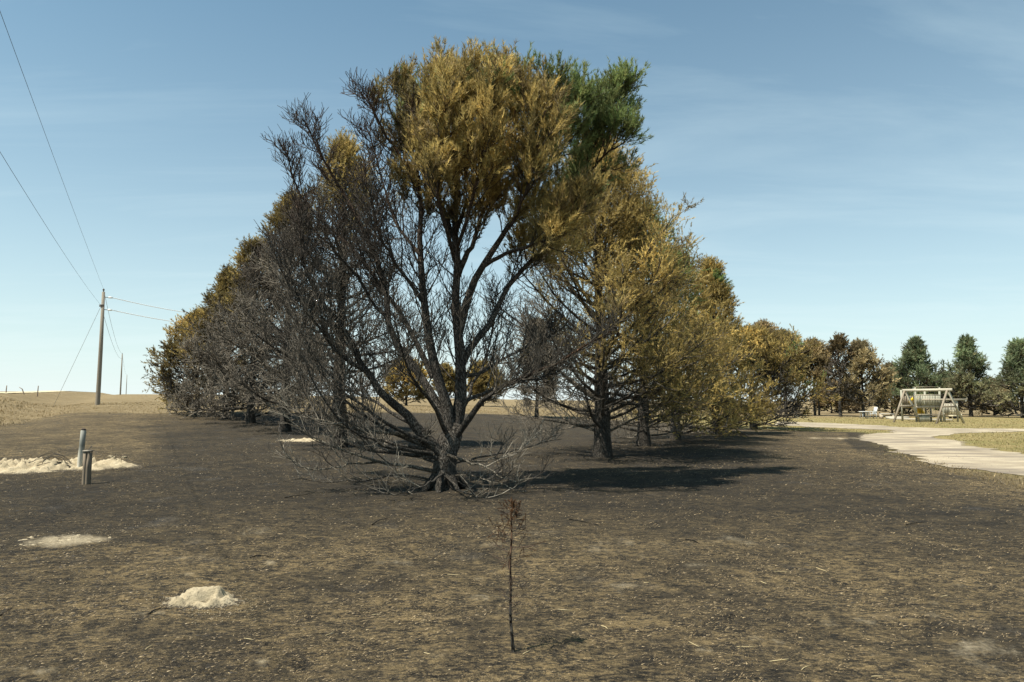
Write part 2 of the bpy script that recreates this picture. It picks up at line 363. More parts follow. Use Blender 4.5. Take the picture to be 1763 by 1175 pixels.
# ------------------------------------------------------------------ ground, drive, road
def wp(lst): return [onland(u, v)[:2] for u, v in lst]
BURN = [(-26, -10)] + wp([(-260, 800), (-60, 735), (40, 722), (110, 712), (180, 709), (270, 713), (400, 712), (560, 711), (700, 710), (860, 714), (960, 719), (1100, 726), (1200, 733),
        (1280, 740), (1400, 744), (1475, 745), (1478, 760), (1520, 782), (1580, 806), (1660, 824), (1763, 848), (2000, 905)]) + [(30, 2), (26, -10)]
PATCHES = [(108, 932, 0.55, 0.22, 0.9), (440, 915, 0.3, 0.2, 0.6), (1420, 1052, 0.25, 0.05, 0.55), (1405, 1064, 0.12, 0.04, 0.6), (1450, 1074, 0.22, 0.05, 0.62), (1530, 1070, 0.3, 0.05, 0.62), (1595, 1058, 0.2, 0.05, 0.55), (590, 1165, 0.10, 0.04, 0.55), (450, 1143, 0.09, 0.04, 0.55),
           (1090, 945, 1.1, 0.5, 0.42), (1050, 1005, 0.6, 0.35, 0.40), (1730, 1130, 0.4, 0.3, 0.6), (120, 888, 0.3, 0.12, 0.55), (60, 862, 0.4, 0.12, 0.6), (1640, 870, 0.5, 0.2, 0.5), (1450, 755, 1.6, 0.7, 1.0),
           (250, 1055, 0.25, 0.1, 0.5), (690, 970, 0.5, 0.25, 0.35), (1300, 935, 1.0, 0.5, 0.36), (250, 880, 0.6, 0.2, 0.4), (330, 960, 0.7, 0.3, 0.35)]
_pr = np.random.default_rng(21)
for _ in range(46):
    u_, v_ = _pr.uniform(0, 1763), 775 + 390 * _pr.random() ** 1.5
    if abs(u_ - 800) < 330 and v_ < 850: continue
    PATCHES.append((u_, v_, _pr.uniform(0.08, 0.45), _pr.uniform(0.03, 0.12), _pr.uniform(0.35, 0.62)))
PATCHES = [(*onland(u, v)[:2], a, b_, s_) for u, v, a, b_, s_ in PATCHES]
def zones(x, y):
    sd = poly_sd(x, y, BURN)
    w = np.clip(0.12 * np.hypot(x, y), 0.4, 3.0) * (1 + 0.7 * sst(5, 10, x) * (1 - sst(26, 36, y)))
    burn = 1 - sst(-w * 0.7, w * 1.1, sd)
    d = (x - P1[0]) * -0.872 + (y - P1[1]) * -0.49
    brownish = sst(-5, -1, d) * sst(9, 22, y) * 0.34
    burn = np.clip(burn - brownish, 0, 1)
    right = sst(6, 14, x) * sst(20, 30, y + 0.3 * x)
    sdd = drive_sd(x, y)
    green = np.clip(right * (1 - sst(60, 75, y)) * 0.9 + 0.5 * np.exp(-np.abs(sdd)) * sst(8, 12, x), 0, 1)
    heavy = sst(6.5, 12, np.hypot(x, y)) * (1 - 0.75 * sst(3, 9, x - 0.12 * y)) * (1 - 0.5 * sst(-7, -12, x + 0.2 * y))
    green = np.where(burn > 0.75, heavy * sst(0.75, 0.9, burn), green)
    pale = np.zeros_like(x)
    for cx, cy, a, b_, s_ in PATCHES:
        pale = np.maximum(pale, s_ * np.exp(-((x - cx) / a) ** 2 - ((y - cy) / (b_ * 1.6)) ** 2) * (0.8 + 1.3 * fbm(x * 3.1, y * 3.1) + 0.8 * fbm(x * 11, y * 11, 3)))
    return burn, green, np.clip(pale, 0, 1)
def build_ground():
    fr = np.radians(np.arange(-48, 48.01, 0.3)); bk = np.radians(np.arange(52, 308, 6)); ang = np.concatenate([fr, bk])
    rad = [0.3]
    while rad[-1] < 3600: rad.append(rad[-1] * 1.034)
    rad = np.array(rad); A, R = np.meshgrid(ang, rad)
    x = R * np.sin(A); y = R * np.cos(A); z = hland(x, y)
    nr, na = x.shape
    burn, green, pale = zones(x, y)
    z = z + 0.02 * pale * (R < 14)
    idx = np.arange(nr * na).reshape(nr, na); nx = np.roll(idx, -1, 1)
    q = np.stack([idx[:-1], idx[1:], nx[1:], nx[:-1]], -1).reshape(-1, 4)[:, ::-1]
    mb = MB(); mb.add(np.stack([x, y, z], -1), q=q, c=np.stack([burn, green, pale], -1).reshape(-1, 3))
    c0 = mb.n; mb.add([(0, 0, 0)], t=[(-1, -1, -1)][:0], c=(1, 0, 0))
    first = idx[0]; mb.t.append(np.stack([np.full(na, c0), np.roll(first, -1), first], -1))
    o = mb.build('ground', M_GROUND, smooth=True); tag(o, 'burnt dark grass field running out to dry pasture', 'ground', kind='structure'); return o
build_ground()

def dens(poly, step, jit):
    out = []
    n = len(poly)
    for i in range(n):
        a = np.array(poly[i]); b = np.array(poly[(i + 1) % n]); k = max(1, int(np.linalg.norm(b - a) / step))
        for j in range(k):
            p = a + (b - a) * j / k; q_ = np.array([-(b - a)[1], (b - a)[0]]); q_ /= np.linalg.norm(q_) + 1e-9
            out.append(p + q_ * jit * (fbm(p[0] * 0.7, p[1] * 0.7, 4) * 1.6 + rng.normal(0, 0.18)))
    return out
def build_drive():
    poly = dens(DRIVE, 0.25, 0.55)
    tris = tessellate_polygon([[Vector((p[0], p[1], 0)) for p in poly]])
    n = len(poly); mb = MB()
    v = [(p[0], p[1], 0.012) for p in poly] ; mb.add(v, t=[t if True else t for t in tris], c=(0.6, 0.5, 0.4))
    me = mb.mesh('driveway'); bm = bmesh.new(); bm.from_mesh(me); bmesh.ops.recalc_face_normals(bm, faces=bm.faces)
    if sum(f.normal.z for f in bm.faces) < 0: bmesh.ops.reverse_faces(bm, faces=bm.faces)
    bm.to_mesh(me); bm.free()
    o = link('driveway', me, M_DRIVE); tag(o, 'pale gravel driveway curving round a grass island', 'driveway', kind='structure')
build_drive()
def build_road():
    mb = MB(); s_ = np.arange(-30, 400, 3.0); off = np.linspace(9.5, 16, 6)
    S, O = np.meshgrid(s_, off, indexing='ij')
    x = P1[0] + PDIR[0] * S - 0.872 * O; y = P1[1] + PDIR[1] * S - 0.49 * O
    z = hland(x, y) + 0.07 + 0.10 * np.sin((O - 9.5) / 6.5 * math.pi)
    idx = np.arange(x.size).reshape(x.shape)
    mb.add(np.stack([x, y, z], -1), q=np.stack([idx[:-1, :-1], idx[1:, :-1], idx[1:, 1:], idx[:-1, 1:]], -1).reshape(-1, 4), c=(0.6, 0.5, 0.3))
    o = mb.build('road', M_ROAD, smooth=True); tag(o, 'pale gravel road on top of the grass bank', 'road', kind='structure')
build_road()

# ------------------------------------------------------------------ plants: branch growth and needles
def grow(P, D, L, K, up=0.1, wig=0.1, floor=True):
    n = len(P); pts = np.empty((n, K, 3)); p = P.copy(); d = nrm(D.copy()); st = (L / (K - 1))[:, None]
    for k in range(K):
        pts[:, k] = p
        d = nrm(d + np.array([0, 0, 1.0]) * up + rng.normal(0, wig, (n, 3))); p = p + d * st
    if floor: pts[:, 1:, 2] = np.maximum(pts[:, 1:, 2], hland(pts[:, 1:, 0], pts[:, 1:, 1]) + 0.03)
    return pts
def spawn(pts, m, t0, t1, a0, a1):
    n, K, _ = pts.shape
    t = t0 + (t1 - t0) * (np.arange(m)[None, :] + rng.random((n, m))) / m
    f = t * (K - 1); i = np.minimum(f.astype(int), K - 2); fr = (f - i)[..., None]; r = np.arange(n)[:, None]
    p = pts[r, i] * (1 - fr) + pts[r, i + 1] * fr; tg = nrm(pts[r, i + 1] - pts[r, i])
    az = np.arange(m)[None, :] * 2.4 + rng.random((n, 1)) * 6.28 + rng.normal(0, 0.5, (n, m)); an = np.radians(rng.uniform(a0, a1, (n, m)))
    ref = np.where(np.abs(tg[..., 2:3]) < 0.9, np.array([0, 0, 1.0]), np.array([1.0, 0, 0])); x = nrm(np.cross(tg, ref)); y = np.cross(x, tg)
    d = tg * np.cos(an)[..., None] + (x * np.cos(az)[..., None] + y * np.sin(az)[..., None]) * np.sin(an)[..., None]
    return p.reshape(-1, 3), d.reshape(-1, 3), t.ravel(), np.repeat(np.arange(n), m)
def needles(mb, P, D, L, nn, nl, w, col):
    """bottle-brush shoots: nn needles of length nl round a shoot of length L"""
    n = len(P)
    if n == 0: return
    D = nrm(D); ref = np.where(np.abs(D[:, 2:3]) < 0.9, np.array([[0, 0, 1.0]]), np.array([[1.0, 0, 0]])); x = nrm(np.cross(D, ref)); y = np.cross(x, D)
    t = rng.random((n, nn)) ** 0.8; az = rng.random((n, nn)) * 2 * math.pi; th = np.radians(rng.uniform(18, 62, (n, nn))) * (1.05 - 0.35 * t)
    rad = x[:, None] * np.cos(az)[..., None] + y[:, None] * np.sin(az)[..., None]
    dr = D[:, None] * np.cos(th)[..., None] + rad * np.sin(th)[..., None]
    b = P[:, None] + D[:, None] * (L[:, None] * t)[..., None]
    ln = (nl * rng.uniform(0.7, 1.2, (n, nn)))[..., None] if np.isscalar(nl) else (nl[:, None] * rng.uniform(0.7, 1.2, (n, nn)))[..., None]
    side = nrm(np.cross(dr, rng.normal(0, 1, (n, nn, 3)))) * (w / 2)
    v = np.stack([b - side, b + side, b + dr * ln], 2).reshape(-1, 3)
    c = col[:, None] * rng.uniform(0.75, 1.25, (n, nn, 1)); c = np.repeat(c.reshape(-1, 3), 3, 0)
    mb.add(v, t=np.arange(n * nn * 3).reshape(-1, 3), c=c)
def catmull(cp, m):
    cp = np.asarray(cp, float); p = np.vstack([2 * cp[0] - cp[1], cp, 2 * cp[-1] - cp[-2]]); n = len(cp) - 1; out = []
    for s_ in np.linspace(0, n - 1e-6, m):
        i = int(s_); t = s_ - i; a, b, c, d = p[i:i + 4]
        out.append(0.5 * (2 * b + (c - a) * t + (2 * a - 5 * b + 4 * c - d) * t * t + (3 * b - a - 3 * c + d) * t ** 3))
    return np.array(out)

GOLD = np.array([0.60, 0.45, 0.155]); OLIVE = np.array([0.29, 0.24, 0.095]); BROWN = np.array([0.22, 0.162, 0.085]); GREEN = np.array([0.21, 0.29, 0.10])
SOOT = np.array([0.07, 0.055, 0.03]); CHAR = np.array([0.048, 0.043, 0.036]); ASH = np.array([0.23, 0.20, 0.155]); RUST = np.array([0.16, 0.085, 0.045]); PALEASH = np.array([0.36, 0.32, 0.25])
def lerp(a, b, t): return a + (b - a) * np.asarray(t)[..., None]

def main_pine():
    Y0 = 13.35
    base = onland(767, 842); Y0 = base[1]
    T = empty('pine_tree', (base[0], base[1], base[2] - 0.04), 'largest burnt pine with forking black limbs and a golden scorched top', 'tree', 'pines in the burnt windbreak')
    def L(*pts): return np.array([at(u, v + 0.2 * max(0, 210 - v), Y0 + dy) for u, v, dy in pts])
    tr = catmull(L((767, 848, 0), (766, 835, 0), (765, 815, 0), (766, 795, 0), (769, 775, 0.02), (776, 752, 0.04), (784, 728, 0.05)), 16)
    tr[0, 2] = base[2] - 0.08
    mb = MB(); rr = np.interp(np.linspace(0, 1, 16), [0, 0.1, 0.3, 0.55, 0.8, 1], [0.35, 0.265, 0.225, 0.22, 0.225, 0.155])
    mb.tubes(tr[None], rr[None], 18, CHAR * 2.6, 0.055); mb.build('trunk', M_BARK, T, True)
    # root flare
    for a in np.linspace(0.3, 6.2, 8):
        r0 = np.array([base[0] + 0.2 * math.cos(a), base[1] + 0.2 * math.sin(a), base[2] + 0.22]); ln = random.uniform(0.3, 0.5)
        r1 = r0 + np.array([math.cos(a) * ln * 0.5, math.sin(a) * ln * 0.5, -0.19]); r2 = r0 + np.array([math.cos(a + 0.2) * ln, math.sin(a + 0.2) * ln, -0.33])
        mr = MB(); mr.tubes(catmull([r0, r1, r2], 6)[None], np.linspace(0.11, 0.03, 6)[None], 8, CHAR * 1.5, 0.06); mr.build('root', M_BARK, T, True)
    B = []   # control points, r0, r1, foliage bearing
    def add(pts, r0, r1, t0=0.3, den=1.0, hue=0): B.append((L(*pts), r0 * 0.8, r1 * 0.8, t0, den, hue))
    # upright stems
    add([(778, 755, 0.03), (789, 715, 0.06), (794, 670, 0.1), (792, 620, 0.1), (788, 560, 0.1), (785, 490, 0.1), (784, 420, 0.05), (785, 350, 0.05), (788, 290, 0.0), (795, 220, 0), (806, 150, 0), (812, 88, 0)], 0.185, 0.02, 0.16)
    add([(774, 740, -0.02), (768, 690, -0.06), (751, 640, -0.1), (740, 587, -0.15), (732, 535, -0.2), (726, 480, -0.2), (724, 428, -0.2), (724, 360, -0.2), (717, 300, -0.25), (722, 240, -0.2), (735, 170, -0.1), (742, 110, 0)], 0.145, 0.02, 0.2)
    add([(719, 310, -0.25), (700, 284, -0.3), (680, 255, -0.35), (655, 215, -0.4), (640, 180, -0.4), (622, 150, -0.45)], 0.05, 0.012, 0.1)
    add([(722, 330, -0.2), (712, 270, 0.2), (700, 200, 0.5), (690, 130, 0.6)], 0.05, 0.012, 0.2)
    # left limbs
    add([(770, 790, -0.1), (736, 756, -0.12), (710, 728, -0.15), (680, 700, -0.25), (650, 670, -0.35), (631, 640, -0.45), (612, 605, -0.55), (585, 560, -0.7), (555, 520, -0.85), (528, 470, -0.95), (515, 410, -1.0), (508, 350, -1.0)], 0.14, 0.018, 0.4)
    add([(772, 745, 0.0), (758, 707, 0.05), (725, 647, 0.15), (687, 599, 0.25), (668, 550, 0.35), (661, 497, 0.4), (652, 450, 0.45), (625, 395, 0.5), (590, 330, 0.55), (560, 280, 0.6), (535, 235, 0.6), (527, 212, 0.6)], 0.125, 0.012, 0.35)
    add([(745, 650, 0.25), (728, 617, 0.35), (702, 561, 0.5), (672, 516, 0.6), (640, 470, 0.75), (600, 420, 0.9), (560, 385, 1.0), (520, 340, 1.0), (498, 290, 1.0), (492, 258, 1.0)], 0.085, 0.012, 0.3)
    add([(631, 640, -0.45), (600, 622, -0.7), (570, 590, -0.9), (545, 560, -1.1), (520, 520, -1.2), (490, 470, -1.2), (478, 420, -1.2)], 0.06, 0.012, 0.2)
    add([(668, 550, 0.35), (640, 520, 0.2), (610, 470, 0.0), (575, 430, -0.1), (545, 400, -0.2), (515, 360, -0.2)], 0.05, 0.012, 0.2)
    add([(728, 520, -0.2), (700, 480, -0.5), (672, 440, -0.8), (650, 400, -1.0), (640, 350, -1.1), (625, 300, -1.1)], 0.055, 0.012, 0.2)
    add([(724, 440, -0.2), (700, 410, 0.1), (675, 370, 0.4), (660, 320, 0.6), (645, 270, 0.7), (630, 215, 0.7)], 0.05, 0.012, 0.2)
    # right limbs
    add([(790, 575, 0.1), (810, 495, 0.0), (835, 457, -0.1), (857, 417, -0.1), (880, 383, -0.1), (912, 352, -0.1), (930, 305, -0.1), (948, 245, -0.1), (955, 175, -0.1), (950, 140, 0)], 0.105, 0.015, 0.35)
    add([(790, 640, 0.1), (815, 590, 0.2), (844, 561, 0.35), (868, 505, 0.5), (912, 455, 0.7), (940, 420, 0.8), (975, 370, 0.95), (1005, 300, 1.0), (1025, 230, 1.0), (1045, 145, 1.0)], 0.10, 0.015, 0.35)
    add([(785, 485, 0.1), (800, 445, 0.05), (813, 425, 0.0), (830, 373, -0.1), (845, 335, -0.2), (862, 280, -0.2), (880, 200, -0.2), (890, 110, -0.1)], 0.085, 0.015, 0.3)
    add([(835, 457, -0.1), (870, 437, -0.4), (915, 422, -0.6), (955, 405, -0.8), (985, 375, -0.9), (1005, 330, -0.9)], 0.06, 0.012, 0.3)
    add([(1000, 310, 1.0), (1030, 280, 0.9), (1055, 255, 0.8), (1068, 225, 0.8)], 0.04, 0.012, 0.15)
    add([(1018, 260, 1.0), (1040, 215, 1.1), (1060, 175, 1.2), (1072, 145, 1.2)], 0.035, 0.012, 0.1)
    add([(930, 305, -0.1), (965, 260, 0.2), (985, 210, 0.4), (1000, 165, 0.5)], 0.04, 0.012, 0.1)
    add([(786, 420, 0.05), (765, 370, 0.4), (750, 310, 0.8), (745, 240, 1.0), (755, 170, 1.0), (765, 105, 1.0)], 0.06, 0.012, 0.3)
    add([(785, 400, 0.05), (800, 360, 0.5), (825, 300, 0.9), (850, 230, 1.1), (858, 150, 1.2), (860, 95, 1.2)], 0.06, 0.012, 0.3)
    add([(785, 430, 0.05), (800, 390, -0.4), (815, 330, -0.8), (830, 270, -1.1), (840, 200, -1.2), (845, 130, -1.1)], 0.06, 0.012, 0.3)
    add([(785, 450, 0.05), (770, 400, -0.5), (755, 340, -0.9), (760, 270, -1.2), (775, 200, -1.3), (785, 130, -1.1)], 0.06, 0.012, 0.3)
    add([(857, 417, -0.1), (890, 370, -0.6), (910, 320, -0.9), (925, 260, -1.0), (925, 200, -1.0), (915, 140, -0.8)], 0.05, 0.012, 0.25)
    # low right limb with rusty bark
    add([(782, 755, -0.05), (807, 722, -0.2), (830, 690, -0.4), (860, 670, -0.6), (904, 647, -0.8), (956, 625, -1.0), (1010, 595, -1.1), (1052, 570, -1.2)], 0.095, 0.012, 0.3, 1, 1)
    add([(795, 650, 0.1), (830, 640, 0.5), (880, 610, 0.9), (930, 590, 1.3), (975, 560, 1.6)], 0.06, 0.01, 0.3)
    add([(788, 700, 0.1), (825, 680, 0.6), (870, 665, 1.2), (930, 650, 1.7), (985, 630, 2.0)], 0.06, 0.01, 0.3)
    add([(740, 745, -0.1), (690, 720, 0.5), (640, 690, 1.0), (590, 660, 1.5), (540, 620, 1.8), (505, 570, 1.9)], 0.06, 0.01, 0.35)
    add([(768, 745, -0.15), (745, 700, -0.8), (715, 660, -1.4), (690, 600, -1.9), (680, 540, -2.1)], 0.06, 0.01, 0.35)
    add([(790, 720, 0.2), (812, 670, 0.9), (835, 620, 1.5), (850, 560, 1.9), (855, 500, 2.0)], 0.06, 0.01, 0.35)
    for du, dv, dy in ((0, 0, -0.9), (14, 30, -0.4), (-10, 60, 0.7), (20, 80, -1.2), (5, 100, 0.2)):
        add([(745, 765 + dv * 0.2, dy * 0.2), (690, 742 + dv * 0.4, dy * 0.5), (630 + du, 705 + dv * 0.7, dy * 0.8), (570 + du, 650 + dv, dy), (525 + du, 585 + dv, dy * 1.2), (500 + du, 520 + dv, dy * 1.3)], 0.055, 0.01, 0.25, 0.42, 0)
    # pale low boughs close to the ground
    LOW0 = len(B)
    add([(752, 772, -0.15), (722, 756, -0.25), (680, 749, -0.35), (640, 744, -0.45), (600, 737, -0.55), (565, 726, -0.65), (530, 718, -0.75), (500, 705, -0.8), (470, 680, -0.85)], 0.058, 0.01, 0.25, 1, 2)
    add([(750, 812, -0.15), (715, 806, -0.25), (680, 800, -0.3), (645, 795, -0.35), (610, 783, -0.45), (575, 771, -0.55), (545, 755, -0.65), (515, 735, -0.7), (490, 712, -0.75)], 0.05, 0.009, 0.25, 1, 2)
    add([(648, 796, -0.35), (615, 799, -0.5), (579, 803, -0.65), (537, 809, -0.8), (504, 794, -0.9), (486, 765, -0.9)], 0.028, 0.007, 0.2, 0.8, 2)
    add([(745, 828, -0.1), (700, 818, -0.4), (660, 822, -0.6), (610, 828, -0.75), (560, 830, -0.8), (500, 826, -0.8)], 0.03, 0.007, 0.25, 0.8, 0)
    add([(770, 784, -0.25), (793, 790, -0.3), (820, 800, -0.4), (846, 808, -0.5), (862, 822, -0.55), (900, 826, -0.6), (940, 822, -0.6)], 0.042, 0.008, 0.3, 1, 2)
    add([(785, 819, -0.2), (824, 821, -0.35), (842, 830, -0.45), (873, 838, -0.55), (905, 855, -0.6)], 0.026, 0.007, 0.3, 0.8, 2)
    add([(800, 792, -0.3), (830, 796, -0.2), (860, 791, 0), (895, 778, 0.2), (930, 745, 0.3)], 0.026, 0.007, 0.3, 1, 2)
    add([(752, 787, -0.15), (738, 788, -0.22), (727, 784, -0.25), (723, 770, -0.25), (722, 757, -0.25)], 0.055, 0.035, 0.95, 0.1, 0)
    add([(770, 800, 0.2), (815, 790, 0.9), (860, 782, 1.5), (910, 770, 2.0), (965, 755, 2.4)], 0.04, 0.008, 0.3, 1, 0)
    add([(760, 800, 0.2), (715, 785, 1.0), (665, 775, 1.7), (610, 762, 2.2), (560, 740, 2.5)], 0.04, 0.008, 0.3, 1, 0)
    add([(768, 820, -0.2), (790, 842, -1.0), (815, 852, -1.6), (838, 858, -1.9)], 0.03, 0.007, 0.3, 0.7, 0)
    add([(764, 815, -0.2), (735, 835, -0.9), (705, 848, -1.4), (660, 852, -1.7)], 0.03, 0.007, 0.3, 0.7, 0)
    twig = MB(); gold = MB(); green = MB(); K = 15
    allp = []; lens = []; t0s = []; lows = []; dens_ = []
    for i, (cp, r0, r1, t0, den, hue) in enumerate(B):
        p = catmull(cp, K); ln = np.linalg.norm(np.diff(p, axis=0), axis=1).sum()
        w = rng.normal(0, 0.016, (K, 3)) * np.minimum(1, np.arange(K) / 3)[:, None]; p = p + w
        p[:, 2] = np.maximum(p[:, 2], hland(p[:, 0], p[:, 1]) + 0.02)
        rads = r0 + (r1 - r0) * np.linspace(0, 1, K) ** 0.8
        zr = np.clip((p[:, 2] - 3.6) / 3, 0, 1)
        if hue == 1: c = lerp(CHAR * 1.6, RUST * 1.2, np.clip(np.linspace(-1.0, 1, K), 0, 1))
        elif hue == 2: c = lerp(ASH * 0.7, PALEASH, np.clip(np.linspace(-0.1, 1.3, K), 0, 1))
        else: c = lerp(CHAR * 2.3, RUST * 0.6, zr)
        m = MB(); m.tubes(p[None], rads[None], 10 if r0 > 0.08 else 7, c[None], 0.03); m.build('limb', M_BARK, T, True)
        allp.append(p); lens.append(ln); t0s.append(t0); lows.append(i >= LOW0); dens_.append(den)
    for p, ln, t0, low, den in zip(allp, lens, t0s, lows, dens_):
        # side branches, twigs, twiglets
        m = max(3, int(ln * (1 - t0) * (10.0 if not low else 4.0) * den))
        P, D, t, pi = spawn(p[None], m, t0, 0.97, 28, 62)
        bl = (0.35 + 0.85 * (1 - t)) * rng.uniform(0.6, 1.25, len(t)) * (1.0 if not low else 0.75)
        if low: D[:, 2] = np.abs(D[:, 2]) * 0.6 + 0.05
        sec = grow(P, D, bl, 7, 0.15 if not low else 0.12, 0.075)
        sec = np.concatenate([sec, p[None, [8, 9, 10, 11, 12, 13, 14]]])
        col = lerp(CHAR * 0.9, RUST * 0.35, np.clip((sec[:, 0, 2] - 3.8) / 2.5, 0, 1) * rng.random(len(sec)))
        ashy = rng.random(len(sec)) * np.clip(1.3 - sec[:, 0, 2] / 2.8, 0.08, 1)
        leftlow = np.clip((base[0] - 0.3 - sec[:, 0, 0]) / 1.2, 0, 1) * np.clip((4.2 - sec[:, 0, 2]) / 1.5, 0, 1)
        ashy = np.maximum(ashy, leftlow * rng.random(len(sec)) * 0.55)
        col = lerp(col, PALEASH if low else ASH * 1.15, ashy * 0.85)
        twig.tubes(sec[:-1], np.linspace(1, 0.4, 7)[None] * (0.007 + 0.009 * bl)[:, None], 4, col[:-1])
        P, D, t, pi = spawn(sec, 11 if not low else 5, 0.25, 1.0, 28, 68); clump = rng.uniform(0.5, 1.3, len(sec))[pi]
        L2 = rng.uniform(0.16, 0.5, len(P)) * (1.1 - 0.4 * t)
        if low: D[:, 2] = np.abs(D[:, 2]) + 0.1
        ter = grow(P, D, L2, 3, 0.30 if not low else 0.12, 0.07)
        col2 = col[pi] * rng.uniform(0.8, 1.25, (len(pi), 1))
        twig.tubes(ter, np.linspace(1, 0.5, 3)[None] * 0.0064 * np.ones((len(ter), 1)), 3, col2)
        tip = ter[:, -1]; td = nrm(ter[:, -1] - ter[:, -2])
        rx = tip[:, 0] - base[0]; ry = tip[:, 1] - base[1]; rz = tip[:, 2] - base[2]
        nz_ = fbm(tip[:, 0] * 1.1 + 3, tip[:, 2] * 1.1 + tip[:, 1] * 0.6, 3)
        line = 5.6 + 0.3 * np.clip(-rx, 0, 3) - 0.75 * np.clip(rx, 0, 4) + 0.9 * nz_
        xl = -1.15 + 1.3 * nz_ - 0.05 * (rz - 6)
        fol = (rz > line) & (rx > xl)
        bare = ~fol
        # fine bare twiglets on the burnt side
        bi = np.where(bare)[0]
        if len(bi):
            P, D, t, pj = spawn(ter[bi], 2, 0.3, 1.0, 25, 60); L3 = rng.uniform(0.08, 0.22, len(P))
            D = nrm(D + np.array([0, 0, 0.4 if not low else 0.1])); q = grow(P, D, L3, 2, 0.25, 0.05); twig.tubes(q, np.array([[0.0054, 0.0042]]), 3, col2[bi][pj] * rng.uniform(0.8, 1.2, (len(pj), 1)))
        fi = np.where(fol)[0]
        if len(fi):
            edge = np.clip(np.minimum((rz[fi] - line[fi]) / 0.6, (rx[fi] - xl[fi]) / 0.5), 0, 1)
            c = lerp(SOOT, GOLD, np.clip(edge + rng.normal(0, 0.12, len(fi)), 0, 1))
            c = lerp(c, OLIVE, rng.random(len(fi)) * 0.75)
            c = lerp(c, BROWN, (rng.random(len(fi)) < 0.15) * 0.7)
            c = c * clump[fi][:, None]
            gr = (rx[fi] + rng.normal(0, 0.35, len(fi)) > 1.95 + 1.1 * nz_[fi]) & (rz[fi] > 5.5) & (ry[fi] > -0.6) | (rng.random(len(fi)) < 0.10 * (rz[fi] > 7.2))
            c = np.where(gr[:, None], lerp(GREEN, OLIVE * 0.8, rng.random(len(fi)) * 0.55) * clump[fi][:, None], c)
            for k in range(3):
                fr = (0.85, 0.35, 0.6)[k]; P = ter[fi, 0] * (1 - fr) + tip[fi] * fr
                D = nrm(td[fi] + np.array([0, 0, 0.35])) if k == 0 else nrm(td[fi] + rng.normal(0, 0.45, (len(fi), 3)) + np.array([0, 0, 0.35]))
                Ls = rng.uniform(0.16, 0.36, len(fi)); cs = c * rng.uniform(0.7, 1.25, (len(fi), 1))
                for mbx, sel in ((green, gr), (gold, ~gr)):
                    needles(mbx, P[sel] - D[sel] * 0.04, D[sel], Ls[sel], 21, 0.10, 0.0155, cs[sel])
    twig.build('twigs', M_TWIG, T, False, 'stuff')
    gold.build('crown', M_NEEDLE, T, False, 'stuff')['label'] = 'golden scorched needles at the top of the tree'
    green.build('crown', M_NEEDLE, T, False, 'stuff')['label'] = 'green surviving needles on the upper limbs'
    return T

